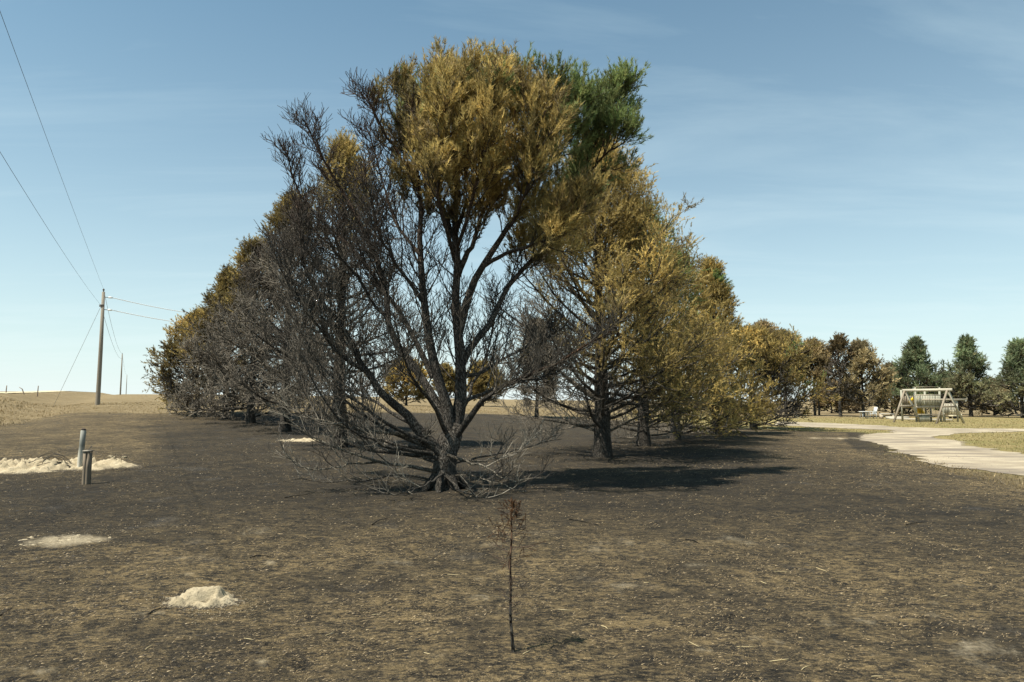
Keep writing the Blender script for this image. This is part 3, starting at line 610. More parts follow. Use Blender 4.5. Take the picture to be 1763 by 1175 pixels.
def pine(u, v, top_v, R, label, foliage, name='pine_tree', cat='tree', group='pines in the burnt windbreak', detail=1.0, clear=0.08, trunk_r=0.2, den=1.0, nn=20, nw=0.012, nlen=0.095,
         shoot=0.2, lean=0.0, rise=0.11, barkc=None, round_=1.3, minlen=0.25, at_xy=None, prim=62, sec_n=9, ter_n=6, bare_twigs=True, pitch0=0, fork=False, twig_r=1.0, ashk=1.0, shoots=2, tuft=0.42):
    base = onland(u, v) if at_xy is None else np.array([at_xy[0], at_xy[1], float(hland(*at_xy))])
    H = (at(u, top_v, base[1])[2] - base[2]) if top_v is not None else at_xy[2]
    T = empty(name, (base[0], base[1], base[2] - 0.04), label, cat, group)
    S = base[1] / 683.0; nw = (0.66 if S < 0.08 else 0.8) * S; nlen = max(0.09, 2.4 * S); shoot = max(0.30, 5.0 * S); twig_r = twig_r * max(1.0, 0.0042 * 0 + S / 0.022)
    K = 14; h = np.linspace(0, 1, K); tp = np.empty((K, 3))
    tp[:, 0] = base[0] + lean * H * h ** 1.5 + 0.10 * fbm(h * 3 + base[0], h + 5); tp[:, 1] = base[1] + 0.10 * fbm(h * 3 + base[1], h); tp[:, 2] = base[2] - 0.08 + (H + 0.05) * h
    tr = MB(); bc = CHAR * 1.9 if barkc is None else np.array(barkc)
    tr.tubes(tp[None], (trunk_r * np.interp(h, [0, 0.05, 0.15, 1], [1.3, 1.05, 0.92, 0.05]))[None], 10, bc, 0.05)
    if fork:
        t2 = tp.copy(); t2[:, 0] += 0.45 + 0.2 * h; tr.tubes(t2[None], (trunk_r * 0.8 * np.interp(h, [0, 0.15, 1], [1.1, 0.95, 0.05]))[None], 8, bc, 0.05)
    tr.build('trunk', M_BARK, T, True)
    n = int(prim * den)
    t = clear + (0.985 - clear) * ((np.arange(n) + rng.random(n)) / n) ** 1.05
    f = t * (K - 1); i = np.minimum(f.astype(int), K - 2); fr = (f - i)[:, None]; P = tp[i] * (1 - fr) + tp[i + 1] * fr
    az = np.arange(n) * 2.3999 + rng.normal(0, 0.35, n); s_ = np.clip((t - clear) / (1 - clear), 0, 1)
    pit = np.radians(pitch0 + 4 + 56 * s_ ** 1.5 + rng.normal(0, 9, n))
    D = np.stack([np.cos(az) * np.cos(pit), np.sin(az) * np.cos(pit), np.sin(pit)], 1)
    Lp = (R * np.maximum(0, 1 - s_ ** round_) * (0.72 + 0.28 * np.minimum(1, s_ * 4)) + minlen) * rng.uniform(0.72, 1.15, n)
    pr = grow(P, D, Lp, 9, rise * 0.8, 0.07)
    br = MB(); tw = MB(); gold = MB(); green = MB()
    def barkcol(p): 
        c = lerp(CHAR * 1.3, RUST * 0.7, np.clip((p[:, 2] - base[2]) / H - 0.35, 0, 1) * rng.random(len(p)))
        return lerp(c, ASH, np.clip(rng.random(len(p)) * ashk * (1.1 - (p[:, 2] - base[2]) / H), 0, 1))
    pc = barkcol(pr[:, 0])
    br.tubes(pr, np.linspace(1, 0.22, 9)[None] * np.maximum(0.014, 0.013 * Lp + 0.012)[:, None], 5, pc, 0.03)
    P, D, t2, pi = spawn(pr, sec_n, 0.22, 0.98, 25, 60)
    Ls = Lp[pi] * (0.16 + 0.34 * (1 - t2)) * rng.uniform(0.6, 1.25, len(pi)) + 0.12
    sec = grow(P, D, Ls, 5, 0.12, 0.10); sc_ = pc[pi] * rng.uniform(0.8, 1.2, (len(pi), 1))
    tw.tubes(sec, np.linspace(1, 0.4, 5)[None] * (0.006 + 0.006 * Ls)[:, None] * twig_r, 3, sc_)
    src = np.concatenate([sec, pr[:, [4, 5, 6, 7, 8]]]); srcc = np.concatenate([sc_, pc])
    P, D, t3, pj = spawn(src, ter_n, tuft, 1.0, 28, 72); clump = rng.uniform(0.45, 1.3, len(src))[pj]
    Lt = rng.uniform(0.16, 0.42, len(pj)); ter = grow(P, D, Lt, 3, 0.20, 0.08)
    tip = ter[:, -1]; td = nrm(ter[:, -1] - ter[:, -2])
    rel = np.stack([(tip[:, 0] - base[0]) / R, (tip[:, 1] - base[1]) / R, (tip[:, 2] - base[2]) / H], 1)
    nz_ = fbm(tip[:, 0] * 0.8 + base[0] * 3, tip[:, 2] * 0.8 + tip[:, 1] * 0.7, 3)
    prob, c, isg = foliage(rel, nz_); c = c * clump[:, None]
    fol = prob > 0
    bi = np.where(~fol)[0]
    if len(bi):
        tw.tubes(ter[bi], np.array([[0.0055, 0.0048, 0.004]]) * twig_r, 3, srcc[pj][bi])
        if bare_twigs:
            Pq, Dq, tq, pk = spawn(ter[bi], 3, 0.25, 1, 25, 60); qq = grow(Pq, Dq, rng.uniform(0.1, 0.28, len(Pq)), 2, 0.25, 0.1)
            tw.tubes(qq, np.array([[0.0048, 0.004]]) * twig_r, 3, srcc[pj][bi][pk])
    fi = np.where(fol)[0]
    if len(fi):
        for k in range(shoots):
            for mbx, sel in ((green, fi[isg[fi]]), (gold, fi[~isg[fi]])):
                fr = (1.0, 0.45, 0.75)[k]; q = ter[sel, 0] * (1 - fr) + tip[sel] * fr
                dd = td[sel] if k == 0 else nrm(td[sel] + rng.normal(0, 0.45, (len(sel), 3)) + np.array([0, 0, 0.3]))
                needles(mbx, q - dd * 0.08, dd, rng.uniform(0.7, 1.2, len(sel)) * shoot, nn, nlen, nw, c[sel] * rng.uniform(0.85, 1.15, (len(sel), 1)))
    br.build('branches', M_BARK, T, True, 'stuff'); tw.build('twigs', M_TWIG, T, False, 'stuff')
    if gold.v: gold.build('crown', M_NEEDLE, T, False, 'stuff')
    if green.v: green.build('crown', M_NEEDLE, T, False, 'stuff')
    return T

def fol(dirx, diry, dirz, thr, noise_k=0.5, main=GOLD, alt=OLIVE, altk=0.6, soft=0.25, greenf=None, dark=SOOT):
    def f(rel, nz_):
        s_ = rel[:, 0] * dirx + rel[:, 1] * diry + (rel[:, 2] - 0.5) * dirz + nz_ * noise_k - thr
        n = len(s_); c = lerp(dark, main, np.clip(s_ / soft + rng.normal(0, 0.15, n), 0.15, 1)); c = lerp(c, alt, rng.random(n) * altk)
        c = lerp(c, BROWN, (rng.random(n) < 0.12) * 0.6); c = c * np.clip(1.0 + 1.1 * nz_, 0.6, 1.35)[:, None]
        g = np.zeros(n, bool)
        if greenf is not None:
            g = greenf(rel, nz_); c = np.where(g[:, None], lerp(GREEN, OLIVE * 0.7, rng.random(n) * 0.4), c)
        return s_, c, g
    return f

main_pine()
# ---- right hand row, nearest first
pine(1037, 787, 262, 4.3, 'thick black-trunked pine beside the largest tree, golden needles on its upper right side',
     fol(0.85, -0.3, 1.4, -0.24, 0.4, soft=0.3), trunk_r=0.24, prim=104, sec_n=11, nn=14, ter_n=7)
pine(1110, 768, 368, 3.7, 'golden pine with a green top in the windbreak, third back from its end',
     fol(0.8, -0.35, 1.3, -0.22, 0.5, greenf=lambda r, z: (r[:, 0] > -0.05 + 0.3 * z) & (r[:, 2] > 0.55)), trunk_r=0.22, nn=14, pitch0=-5, clear=0.05)
pine(1165, 757, 448, 3.8, 'bushy golden pine in the windbreak with branches close to the ground',
     fol(0.6, -0.5, 0.8, -0.5, 0.4), trunk_r=0.2, nn=14, clear=0.03, pitch0=-8, round_=1.05)
pine(1232, 748, 462, 3.2, 'narrow-topped golden pine whose skirt touches the burnt ground',
     fol(0.5, -0.4, 0.7, -0.7, 0.3, greenf=lambda r, z: (r[:, 2] > 0.8) & (z > 0.08)), trunk_r=0.18, nn=14, clear=0.03, round_=0.85, pitch0=-6)
pine(1297, 739, 590, 3.9, 'low spreading pine with gold outer branches standing at the drive end of the row',
     fol(1.0, -0.1, 1.2, 0.26, 0.5, greenf=lambda r, z: (r[:, 0] > 0.35) & (z > 0.1) & (r[:, 2] > 0.4)), trunk_r=0.2, nn=14, clear=0.05, round_=1.9, ashk=0.4)
# ---- left hand row, nearest first
BURNL = dict(ashk=1.7, twig_r=1.15, tuft=0.15)
pine(583, 770, 262, 3.6, 'pine with a clear black trunk and gold needles only near its tip',
     fol(0.15, 0.15, 1.7, 0.46, 0.5, main=GOLD * 0.7, soft=0.4), trunk_r=0.24, clear=0.16, nn=14, prim=70, **BURNL)
pine(490, 743, 352, 3.9, 'charred grey-twigged pine with a thin gold tip left of the clear black trunk',
     fol(-0.45, 0.35, 1.5, 0.48, 0.45, main=GOLD * 0.68, alt=OLIVE * 0.75, soft=0.4), trunk_r=0.22, clear=0.05, nn=14, prim=76, pitch0=-8, **BURNL)
pine(432, 729, 425, 3.8, 'charred pine with golden needles along its far side, midway down the road-side row',
     fol(-0.75, 0.5, 1.1, 0.34, 0.45, main=GOLD * 0.75, alt=OLIVE * 0.75, soft=0.4), trunk_r=0.2, clear=0.04, nn=14, pitch0=-8, **BURNL)
pine(388, 721, 478, 3.7, 'olive gold pine, last but one of the row beside the power poles',
     fol(-0.8, 0.5, 0.9, 0.18, 0.45, main=GOLD * 0.75, alt=OLIVE * 0.7), trunk_r=0.2, clear=0.03, nn=14, pitch0=-8, **BURNL)
pine(338, 714, 548, 3.6, 'gold pine at the far end of the road-side row with one long low bough',
     fol(-0.8, 0.4, 0.8, -0.02, 0.4, main=GOLD * 0.8, alt=OLIVE * 0.75), trunk_r=0.18, clear=0.02, nn=14, round_=1.2, pitch0=-10, **BURNL)
# ---- between and behind the rows
pine(925, 719, 562, 1.7, 'slim dark pine standing between the two rows', fol(0.2, 0, 1.0, -0.1, 0.5, main=OLIVE * 0.5, alt=SOOT), trunk_r=0.14, nn=14, prim=36, clear=0.1)
pine(700, 699, 632, 2.6, 'small far golden pine showing between the black limbs', fol(0, 0, 0.8, -0.3, 0.3), at_xy=None, trunk_r=0.12, nn=14, prim=34, sec_n=7, ter_n=4, bare_twigs=False, group='far pines beyond the burnt field', round_=2.2)
pine(832, 700, 638, 3.0, 'small far round-topped pine behind the forked trunk', fol(0, 0, 0.8, -0.2, 0.3, main=GOLD * 0.62, alt=OLIVE * 0.7), trunk_r=0.12, nn=14, prim=36, sec_n=7, ter_n=4, bare_twigs=False, group='far pines beyond the burnt field', round_=2.6)
pine(765, 698, 640, 2.0, 'small far scorched pine between the golden far pines', fol(0, 0, 0.8, 0.0, 0.3, main=GOLD * 0.7), trunk_r=0.1, nn=14, prim=26, sec_n=6, ter_n=4, bare_twigs=False, group='far pines beyond the burnt field', round_=1.6)
FAR = dict(group='pines behind the play set', nn=7, sec_n=6, ter_n=5, bare_twigs=False, twig_r=2.0, ashk=0.3)
KH = np.array([0.40, 0.345, 0.20]); DKGR = np.array([0.25, 0.265, 0.14]); GN2 = np.array([0.21, 0.265, 0.145])
pine(1318, 716, 566, 2.2, 'tall brown-topped far pine behind the low spreading pine', fol(0, 0, 1, 0.05, 0.4, main=BROWN * 1.7, alt=KH), trunk_r=0.15, clear=0.5, prim=40, round_=2.5, **FAR)
pine(1354, 716, 582, 2.4, 'olive round-topped far pine behind the low spreading pine', fol(0, 0, 1, 0.0, 0.4, main=KH, alt=OLIVE), trunk_r=0.16, clear=0.4, prim=48, round_=2.3, **FAR)
pine(1403, 716, 600, 2.3, 'brown round-crowned pine on two bare trunks', fol(0, 0, 1, 0.0, 0.35, main=np.array([0.42, 0.31, 0.15]), alt=KH), trunk_r=0.13, clear=0.42, prim=54, round_=2.4, fork=True, **FAR)
pine(1448, 718, 587, 2.3, 'sparse charred pine with tufts only at the tips', fol(0, 0, 1.2, 0.40, 0.3, main=SOOT * 3.2, alt=BROWN * 1.4), trunk_r=0.15, clear=0.2, prim=40, round_=1.4, pitch0=6, **{**FAR, 'sec_n': 4, 'ter_n': 3, 'nn': 12})
pine(1487, 718, 598, 3.1, 'brown scorched pine with a broad ragged crown', fol(0.5, -0.2, 1.0, -0.25, 0.6, main=np.array([0.40, 0.32, 0.17]), alt=KH), trunk_r=0.16, clear=0.15, prim=44, round_=1.6, **FAR)
pine(1582, 717, 594, 3.3, 'dense green pine rising behind the swing beam', fol(0.2, 0, 0.6, -0.5, 0.4, main=GN2, alt=DKGR, dark=BROWN), trunk_r=0.17, clear=0.12, prim=50, round_=1.1, **FAR)
pine(1672, 718, 590, 3.0, 'full green pine with brown lower boughs right of the play set', fol(0.1, 0, 1.6, -0.35, 0.35, main=GN2, alt=DKGR, dark=KH, soft=0.6), trunk_r=0.18, clear=0.08, prim=50, round_=0.9, **FAR)
pine(1762, 720, 596, 3.6, 'green pine with khaki skirt at the edge of the lawn', fol(0.1, 0, 1.4, -0.5, 0.4, main=GN2, alt=DKGR, dark=KH, soft=0.6), trunk_r=0.18, clear=0.03, prim=50, round_=0.95, **FAR)
pine(1536, 716, 640, 2.6, 'low khaki pine filling the gap left of the swing frame', fol(0, 0, 0.6, -0.4, 0.5, main=KH, alt=BROWN), trunk_r=0.12, clear=0.05, prim=44, round_=1.6, **FAR)
pine(1432, 712, 668, 2.6, 'small brown scorched pine between bare far trunks', fol(0, 0, 0.6, -0.4, 0.5, main=BROWN * 1.7, alt=SOOT * 3), trunk_r=0.1, clear=0.03, prim=36, round_=1.6, **FAR)
pine(1462, 711, 672, 2.8, 'low grey burnt pine behind the sparse charred pine', fol(0, 0, 0.6, -0.4, 0.5, main=SOOT * 3.2, alt=BROWN * 1.4), trunk_r=0.1, clear=0.03, prim=36, round_=2.2, **FAR)
pine(1630, 714, 655, 2.8, 'dark low pine behind the play tower', fol(0, 0, 0.6, -0.5, 0.4, main=DKGR, alt=SOOT), trunk_r=0.1, clear=0.03, prim=40, round_=1.8, **FAR)
pine(1712, 716, 668, 2.6, 'khaki low pine between the two green lawn pines', fol(0, 0, 0.6, -0.4, 0.5, main=KH, alt=BROWN), trunk_r=0.1, clear=0.03, prim=40, round_=1.6, **FAR)

# ------------------------------------------------------------------ power line
def power_pole(x, y, h, label, side=1, detail=True):
    z = float(hland(x, y)); T = empty('power_pole', (x, y, z - 0.1), label, 'power pole', 'wooden poles of the power line')
    m = MB(); c = np.array([0.24, 0.21, 0.165])
    m.tubes(np.array([[(x, y, z - 0.1), (x + 0.02, y, z + h * 0.5), (x, y, z + h)]]), np.array([[0.17, 0.145, 0.11]]), 12, c); m.build('shaft', M_WOOD, T, True)
    m = MB(); m.lathe([(0.0, h), (0.035, h), (0.03, h + 0.1), (0.07, h + 0.12), (0.075, h + 0.2), (0.04, h + 0.25), (0.02, h + 0.27)], (0.12, 0.10, 0.09), 10, (x, y, z)); m.build('insulator', M_METAL, T, True)
    if detail:
        for zz, dx in ((h - 0.42, 0.42), (h - 1.4, 0.42)):
            m = MB(); m.tubes(np.array([[(x, y, z + zz), (x + dx, y, z + zz - 0.02)]]), np.array([[0.035, 0.03]]), 6, (0.3, 0.3, 0.29)); m.build('bracket', M_METAL, T)
            m = MB(); m.tubes(np.array([[(x + dx, y, z + zz - 0.02), (x + dx + 0.12, y, z + zz - 0.02), (x + dx + 0.3, y + 0.05, z + zz - 0.04)]]), np.array([[0.06, 0.075, 0.05]]), 8, (0.75, 0.75, 0.72)); m.build('insulator', M_METAL, T, True)
        for zz in (h - 1.05, h - 1.15):
            m = MB(); m.tubes(np.array([[(x - 0.2, y - 0.1, z + zz), (x + 0.14, y - 0.1, z + zz)]]), np.array([[0.05, 0.05]]), 6, (0.12, 0.11, 0.1)); m.build('bolt', M_METAL, T)
    return np.array([x, y, z + h])
p1 = onland(168, 697.5); p1xy = np.array([p1[0], p1[1]])
PH = at(178, 503, p1[1])[2] - p1[2]
t1 = power_pole(p1[0], p1[1], PH, 'tall leaning-looking wooden power pole beside the ditch with brackets')
q2 = at(207, 680, 155); q3 = at(217, 679, 330)
t2 = power_pole(q2[0], q2[1], 9.2, 'wooden power pole, second along the road line', detail=False)
t3 = power_pole(q3[0], q3[1], 9.2, 'wooden power pole, smallest and farthest down the line', detail=False)
q0 = p1[:2] - PDIR * 104
wd_ = at(0, 20, 15)[:2] - p1[:2]; q0 = p1[:2] + wd_ / 39 * 104; t0 = np.array([q0[0], q0[1], 12.0 + float(hland(*q0))])
power_pole(t0[0], t0[1], 12.0, 'wooden power pole behind the viewer carrying the overhead wires', detail=False)
q4 = at(432, 700, 72); t4 = power_pole(q4[0], q4[1], 8.6, 'wooden power pole hidden behind the road-side pines', detail=False)
def wire(a, b, sag, r, label, col=(0.03, 0.03, 0.03), group='overhead wires', n=24):
    s_ = np.linspace(0, 1, n)[:, None]; p = np.asarray(a) * (1 - s_) + np.asarray(b) * s_; p[:, 2] -= sag * 4 * (s_ * (1 - s_))[:, 0]
    m = MB(); m.tubes(p[None], r, 5, col); o = m.build('overhead_wire', M_METAL); tag(o, label, 'wire', group); return o
wire(t1 + [0, 0, 0.2], t0 + [0, 0, 0.2], 0.5, 0.006, 'upper dark wire running from pole top over the burnt field')
wire(t1 + [-0.15, 0, -1.05], t0 + [-0.1, 0, -2.7], 1.5, 0.006, 'lower dark wire running from the pole over the burnt field')
wire(t1 + [0, 0, 0.2], t2 + [0, 0, 0.2], 1.2, 0.014, 'thin upper wire between the first and second pole')
wire(t1 + [-0.15, 0, -1.05], t2 + [0, 0, -1.0], 1.2, 0.014, 'thin lower wire between the first and second pole')
wire(t2 + [0, 0, 0.2], t3 + [0, 0, 0.2], 1.5, 0.018, 'thin wire between the two farthest poles')
wire(t1 + [0.7, 0.05, -0.45], t4 + [0, 0, 0.2], 0.35, 0.032, 'upper service wire coloured white like sun glint, running from pole into the pines', (0.93, 0.93, 0.91), 'bright service wires')  # sun glint put into the near-white colour and extra thickness of both service wires
wire(t1 + [0.7, 0.05, -1.43], t4 + [0, 0, -0.8], 0.35, 0.032, 'lower service wire coloured white like sun glint, running from pole into the pines', (0.93, 0.93, 0.91), 'bright service wires')
g_ = onland(92, 681); g0 = np.array([g_[0], p1[1] + 3, float(hland(g_[0], p1[1] + 3)) - 0.05])
ga = at(92, 680, p1[1] + 4); ga[2] = float(hland(ga[0], ga[1])) - 0.05
m = MB(); m.tubes(np.array([[t1 + [-0.1, 0, -1.05], 0.5 * (t1 + [-0.1, 0, -1.05] + ga), ga]]), 0.013, 5, (0.25, 0.25, 0.24)); tag(m.build('guy_wire', M_METAL), 'slanting guy wire staying the nearest power pole', 'guy wire')

# ------------------------------------------------------------------ posts, cables, sand
def posts():
    p = onland(148.5, 834); T = empty('marker_post', (p[0], p[1], p[2] - 0.03), 'short square weathered wooden post with a cap casting a dark shadow', 'post')
    h = at(149, 776, p[1])[2] - p[2]; m = MB()
    prof = [(0.056, 0.056)]
    w = 0.056; z0, z1 = p[2] - 0.03, p[2] + h - 0.02
    v = []; 
    for z, k in ((z0, 1.0), (p[2] + h * 0.5, 0.97), (z1, 1.0)):
        for a, b_ in ((-w, -w), (-0.008, -w), (-0.004, -w * 0.82), (0.004, -w * 0.82), (0.008, -w), (w, -w), (w, w), (-w, w)): v.append((p[0] + a * k, p[1] + b_ * k, z))
    idx = np.arange(24).reshape(3, 8); nx = np.roll(idx, -1, 1); q = np.stack([idx[:-1], nx[:-1], nx[1:], idx[1:]], -1).reshape(-1, 4)
    m.add(v, q=q, t=[(16, 17 + i, 18 + i) for i in range(6)], c=(0.22, 0.175, 0.125)); m.build('shaft', M_WOOD, T)
    m = MB(); m.box((p[0] - 0.066, p[1] - 0.066, z1), (p[0] + 0.066, p[1] + 0.066, z1 + 0.025), (0.30, 0.265, 0.21)); m.build('cap', M_WOOD, T)
    m = MB(); m.tubes(catmull([(p[0] - 0.01, p[1] + 0.02, z1 + 0.02), (p[0], p[1] + 0.1, z1 + 0.09), (p[0] - 0.05, p[1] + 0.2, z1 + 0.10)], 8)[None], 0.006, 5, (0.02, 0.02, 0.02)); m.build('wire_loop', M_METAL, T)
    p = onland(138, 808); h = at(140, 740, p[1])[2] - p[2]
    T = empty('marker_post', (p[0], p[1], p[2] - 0.03), 'tall round-topped post with peeling white and blue-grey paint in the sand', 'post')
    m = MB(); m.tubes(np.array([[(p[0] - 0.01, p[1], p[2] - 0.03), (p[0], p[1], p[2] + h * 0.35), (p[0] + 0.015, p[1], p[2] + h * 0.6), (p[0] + 0.03, p[1], p[2] + h * 0.97), (p[0] + 0.032, p[1], p[2] + h)]]), np.array([[0.06, 0.06, 0.058, 0.056, 0.03]]), 14,
        np.array([[(0.60, 0.55, 0.44), (0.52, 0.49, 0.40), (0.19, 0.195, 0.17), (0.36, 0.36, 0.31), (0.12, 0.11, 0.10)]])); m.build('shaft', M_WOOD, T, True)
    m = MB(); m.lathe([(0.02, 0), (0.048, 0.0), (0.05, 0.02), (0.03, 0.035)], (0.06, 0.05, 0.045), 12, (p[0] + 0.032, p[1], p[2] + h - 0.01)); m.build('cap', M_WOOD, T, True)
    # burnt cables on the sand
    m = MB()
    for k in range(13):
        a = p + np.array([-0.12 + rng.normal(0, 0.03), -0.05 + rng.normal(0, 0.05), 0.04]); pts = [a]; ln = rng.uniform(0.5, 1.1); bow = rng.uniform(0.02, 0.3)
        for s_ in (0.3, 0.6, 0.85, 1.0):
            x = a[0] - ln * s_; y = a[1] - rng.uniform(-0.1, 0.25) * s_; pts.append((x, y, float(hland(x, y)) + 0.10 + bow * math.sin(s_ * 3.0)))
        if k % 4 == 0: x = a[0] - ln * 0.7; y = a[1] - 0.35; pts.append((x, y, float(hland(x, y)) + 0.08))
        m.tubes(catmull(pts, 14)[None], 0.006, 4, CHAR * rng.uniform(0.5, 1.6))
    tag(m.build('cable_tangle', M_TWIG), 'tangle of burnt black cables lying on sand by the painted post', 'cables')
posts()
def heap(name, u, v, rx, ry, h, label, rot=0.0, rough=0.3, n=44, ragged=0.5, seed=0, cat='sand heap', burrow=False, fine_edge=0.9, rim=(0.1, 1.7)):
    c = onland(u, v); s_ = np.linspace(-1.25, 1.25, n); X, Yg = np.meshgrid(s_, s_)
    x = c[0] + (X * rx) * math.cos(rot) - (Yg * ry) * math.sin(rot); y = c[1] + (X * rx) * math.sin(rot) + (Yg * ry) * math.cos(rot)
    r = np.hypot(X, Yg) + ragged * (fbm(X * 1.7 + seed, Yg * 1.7 + seed * 2, 4) + fine_edge * fbm(X * 6 + seed, Yg * 6 - seed, 4))
    e = np.clip(1 - r, -0.2, 1); f = sst(0, 0.9, e)
    z = hland(x, y) + h * f * (1 + rough * fbm(x * 9, y * 9, 4)) + h * rough * 0.6 * np.maximum(f, 0) ** 0.5 * fbm(x * 22, y * 22, 3) - 0.012 + 0.03 * np.clip(e * 5, -1, 0.4)
    if burrow: z -= h * 0.8 * np.exp(-((X - 0.28) / 0.16) ** 2 - ((Yg + 0.42) / 0.09) ** 2)
    idx = np.arange(n * n).reshape(n, n); q = np.stack([idx[:-1, :-1], idx[:-1, 1:], idx[1:, 1:], idx[1:, :-1]], -1).reshape(-1, 4)
    keep = (e.ravel()[q].max(1) > -0.12)
    m = MB(); m.add(np.stack([x, y, z], -1), q=q[keep], c=np.repeat(np.clip(rim[0] + e * rim[1], 0, 1).reshape(-1, 1), 3, 1)); o = m.build(name, M_SAND, smooth=True); return tag(o, label, cat)
heap('sand_mound', 345, 1036, 0.30, 0.22, 0.115, 'small pale mound of dug sand with a dark burrow hole', seed=3, burrow=True, n=80, ragged=0.45, fine_edge=0.45, rough=0.22)
heap('sand_spoil', 40, 810, 2.55, 0.95, 0.17, 'long pale strip of dug sand spread around the two posts', rot=0.16, seed=7, n=120, ragged=0.6, rough=1.1)
heap('sand_spoil', 108, 931, 0.42, 0.24, 0.014, 'thin ragged patch of pale scraped sand on burnt soil', seed=11, ragged=2.0, rough=1.2, n=90, rim=(0.05, 0.75))
heap('sand_mound', 515, 760, 0.75, 0.5, 0.09, 'low pale sand mound near the clear black trunk', seed=5, ragged=0.7)
def clods():
    for u, v, s_ in ((201, 795, .07), (196, 790, .05), (214, 789, .05), (158, 788, .05), (182, 802, .06), (190, 787, .04), (30, 800, .06), (70, 806, .05)):
        p = onland(u, v); m = bmesh.new(); bmesh.ops.create_icosphere(m, subdivisions=3, radius=s_)
        for vv in m.verts: vv.co = Vector((vv.co.x * 1.3, vv.co.y, vv.co.z * 0.8)) * (1 + 1.1 * float(fbm(vv.co.x * 30 + u, vv.co.y * 30 + vv.co.z * 30)))
        me = bpy.data.meshes.new('sand_clod'); m.to_mesh(me); m.free(); ca = me.color_attributes.new('col', 'FLOAT_COLOR', 'POINT')
        ca.data.foreach_set('color', np.tile(np.array([1, 1, 1, 1], np.float32), len(me.vertices)))
        o = link('sand_clod', me, M_SAND); o.location = (p[0], p[1], p[2] + s_ * 0.15); tag(o, 'rough clod of pale sand on the dug spoil strip', 'clod', 'clods on the sand spoil')
clods()

# ------------------------------------------------------------------ sapling
def sapling():
    b = onland(883, 1122); Yb = b[1]
    T = empty('cedar_sapling', (b[0], b[1], b[2] - 0.03), 'thin scorched sapling with rusty brown needles in front of the burnt pines', 'sapling')
    st = catmull([at(u, v, Yb) for u, v in ((884, 1126), (881.5, 1095), (878.5, 1055), (879.5, 1015), (878.5, 968), (881, 925), (880, 890), (882.5, 875), (879.5, 860))], 20)
    m = MB(); m.tubes(st[None], np.interp(np.linspace(0, 1, 20), [0, 0.1, 0.5, 1], [0.0135, 0.0105, 0.007, 0.0025])[None], 8, lerp(CHAR * 1.3, RUST * 1.5, np.clip(np.linspace(-0.5, 1.3, 20), 0, 1))[None], 0.05); m.build('trunk', M_BARK, T, True)
    P, D, t, pi = spawn(st[None], 44, 0.2, 0.98, 55, 85); D[:, 2] = D[:, 2] * 0.2 + 0.18
    ln = np.interp(t, [0.26, 0.45, 0.6, 0.7, 0.85, 1], [0.07, 0.17, 0.15, 0.09, 0.05, 0.012]) * rng.uniform(0.5, 1.25, len(t))
    br = grow(P, D, ln, 6, 0.05, 0.12); m = MB(); m.tubes(br, np.linspace(0.0026, 0.0011, 6)[None], 4, CHAR * 1.2 + rng.random((len(br), 1)) * np.array([0.09, 0.045, 0.02]))
    P2, D2, t2, pj = spawn(br, 5, 0.3, 1, 30, 60); tw = grow(P2, D2, ln[pj] * 0.3 + 0.01, 4, 0.1, 0.12); m.tubes(tw, np.linspace(0.0016, 0.0009, 4)[None], 3, (0.06, 0.04, 0.03)); m.build('twigs', M_TWIG, T, False, 'stuff')
    tb = t[pj]; sel = (tb > 0.5) & (tb < 0.92) & (rng.random(len(tb)) < 0.7); g = MB()
    cc = lerp(np.array([0.045, 0.028, 0.018]), np.array([0.16, 0.085, 0.04]), rng.random(sel.sum()))
    needles(g, tw[sel, 1], nrm(tw[sel, -1] - tw[sel, 0]), ln[pj][sel] * 0.4 + 0.014, 40, 0.013, 0.0030, cc)
    Pm = np.repeat(st[13:19], 10, 0); needles(g, Pm + rng.normal(0, 0.006, Pm.shape), rng.normal(0, 1, Pm.shape) + [0, 0, 0.6], np.full(len(Pm), 0.03), 20, 0.012, 0.0022, lerp(np.array([0.10, 0.05, 0.02]), np.array([0.22, 0.11, 0.045]), rng.random(len(Pm))))
    g.build('crown', M_NEEDLE, T, False, 'stuff')
sapling()

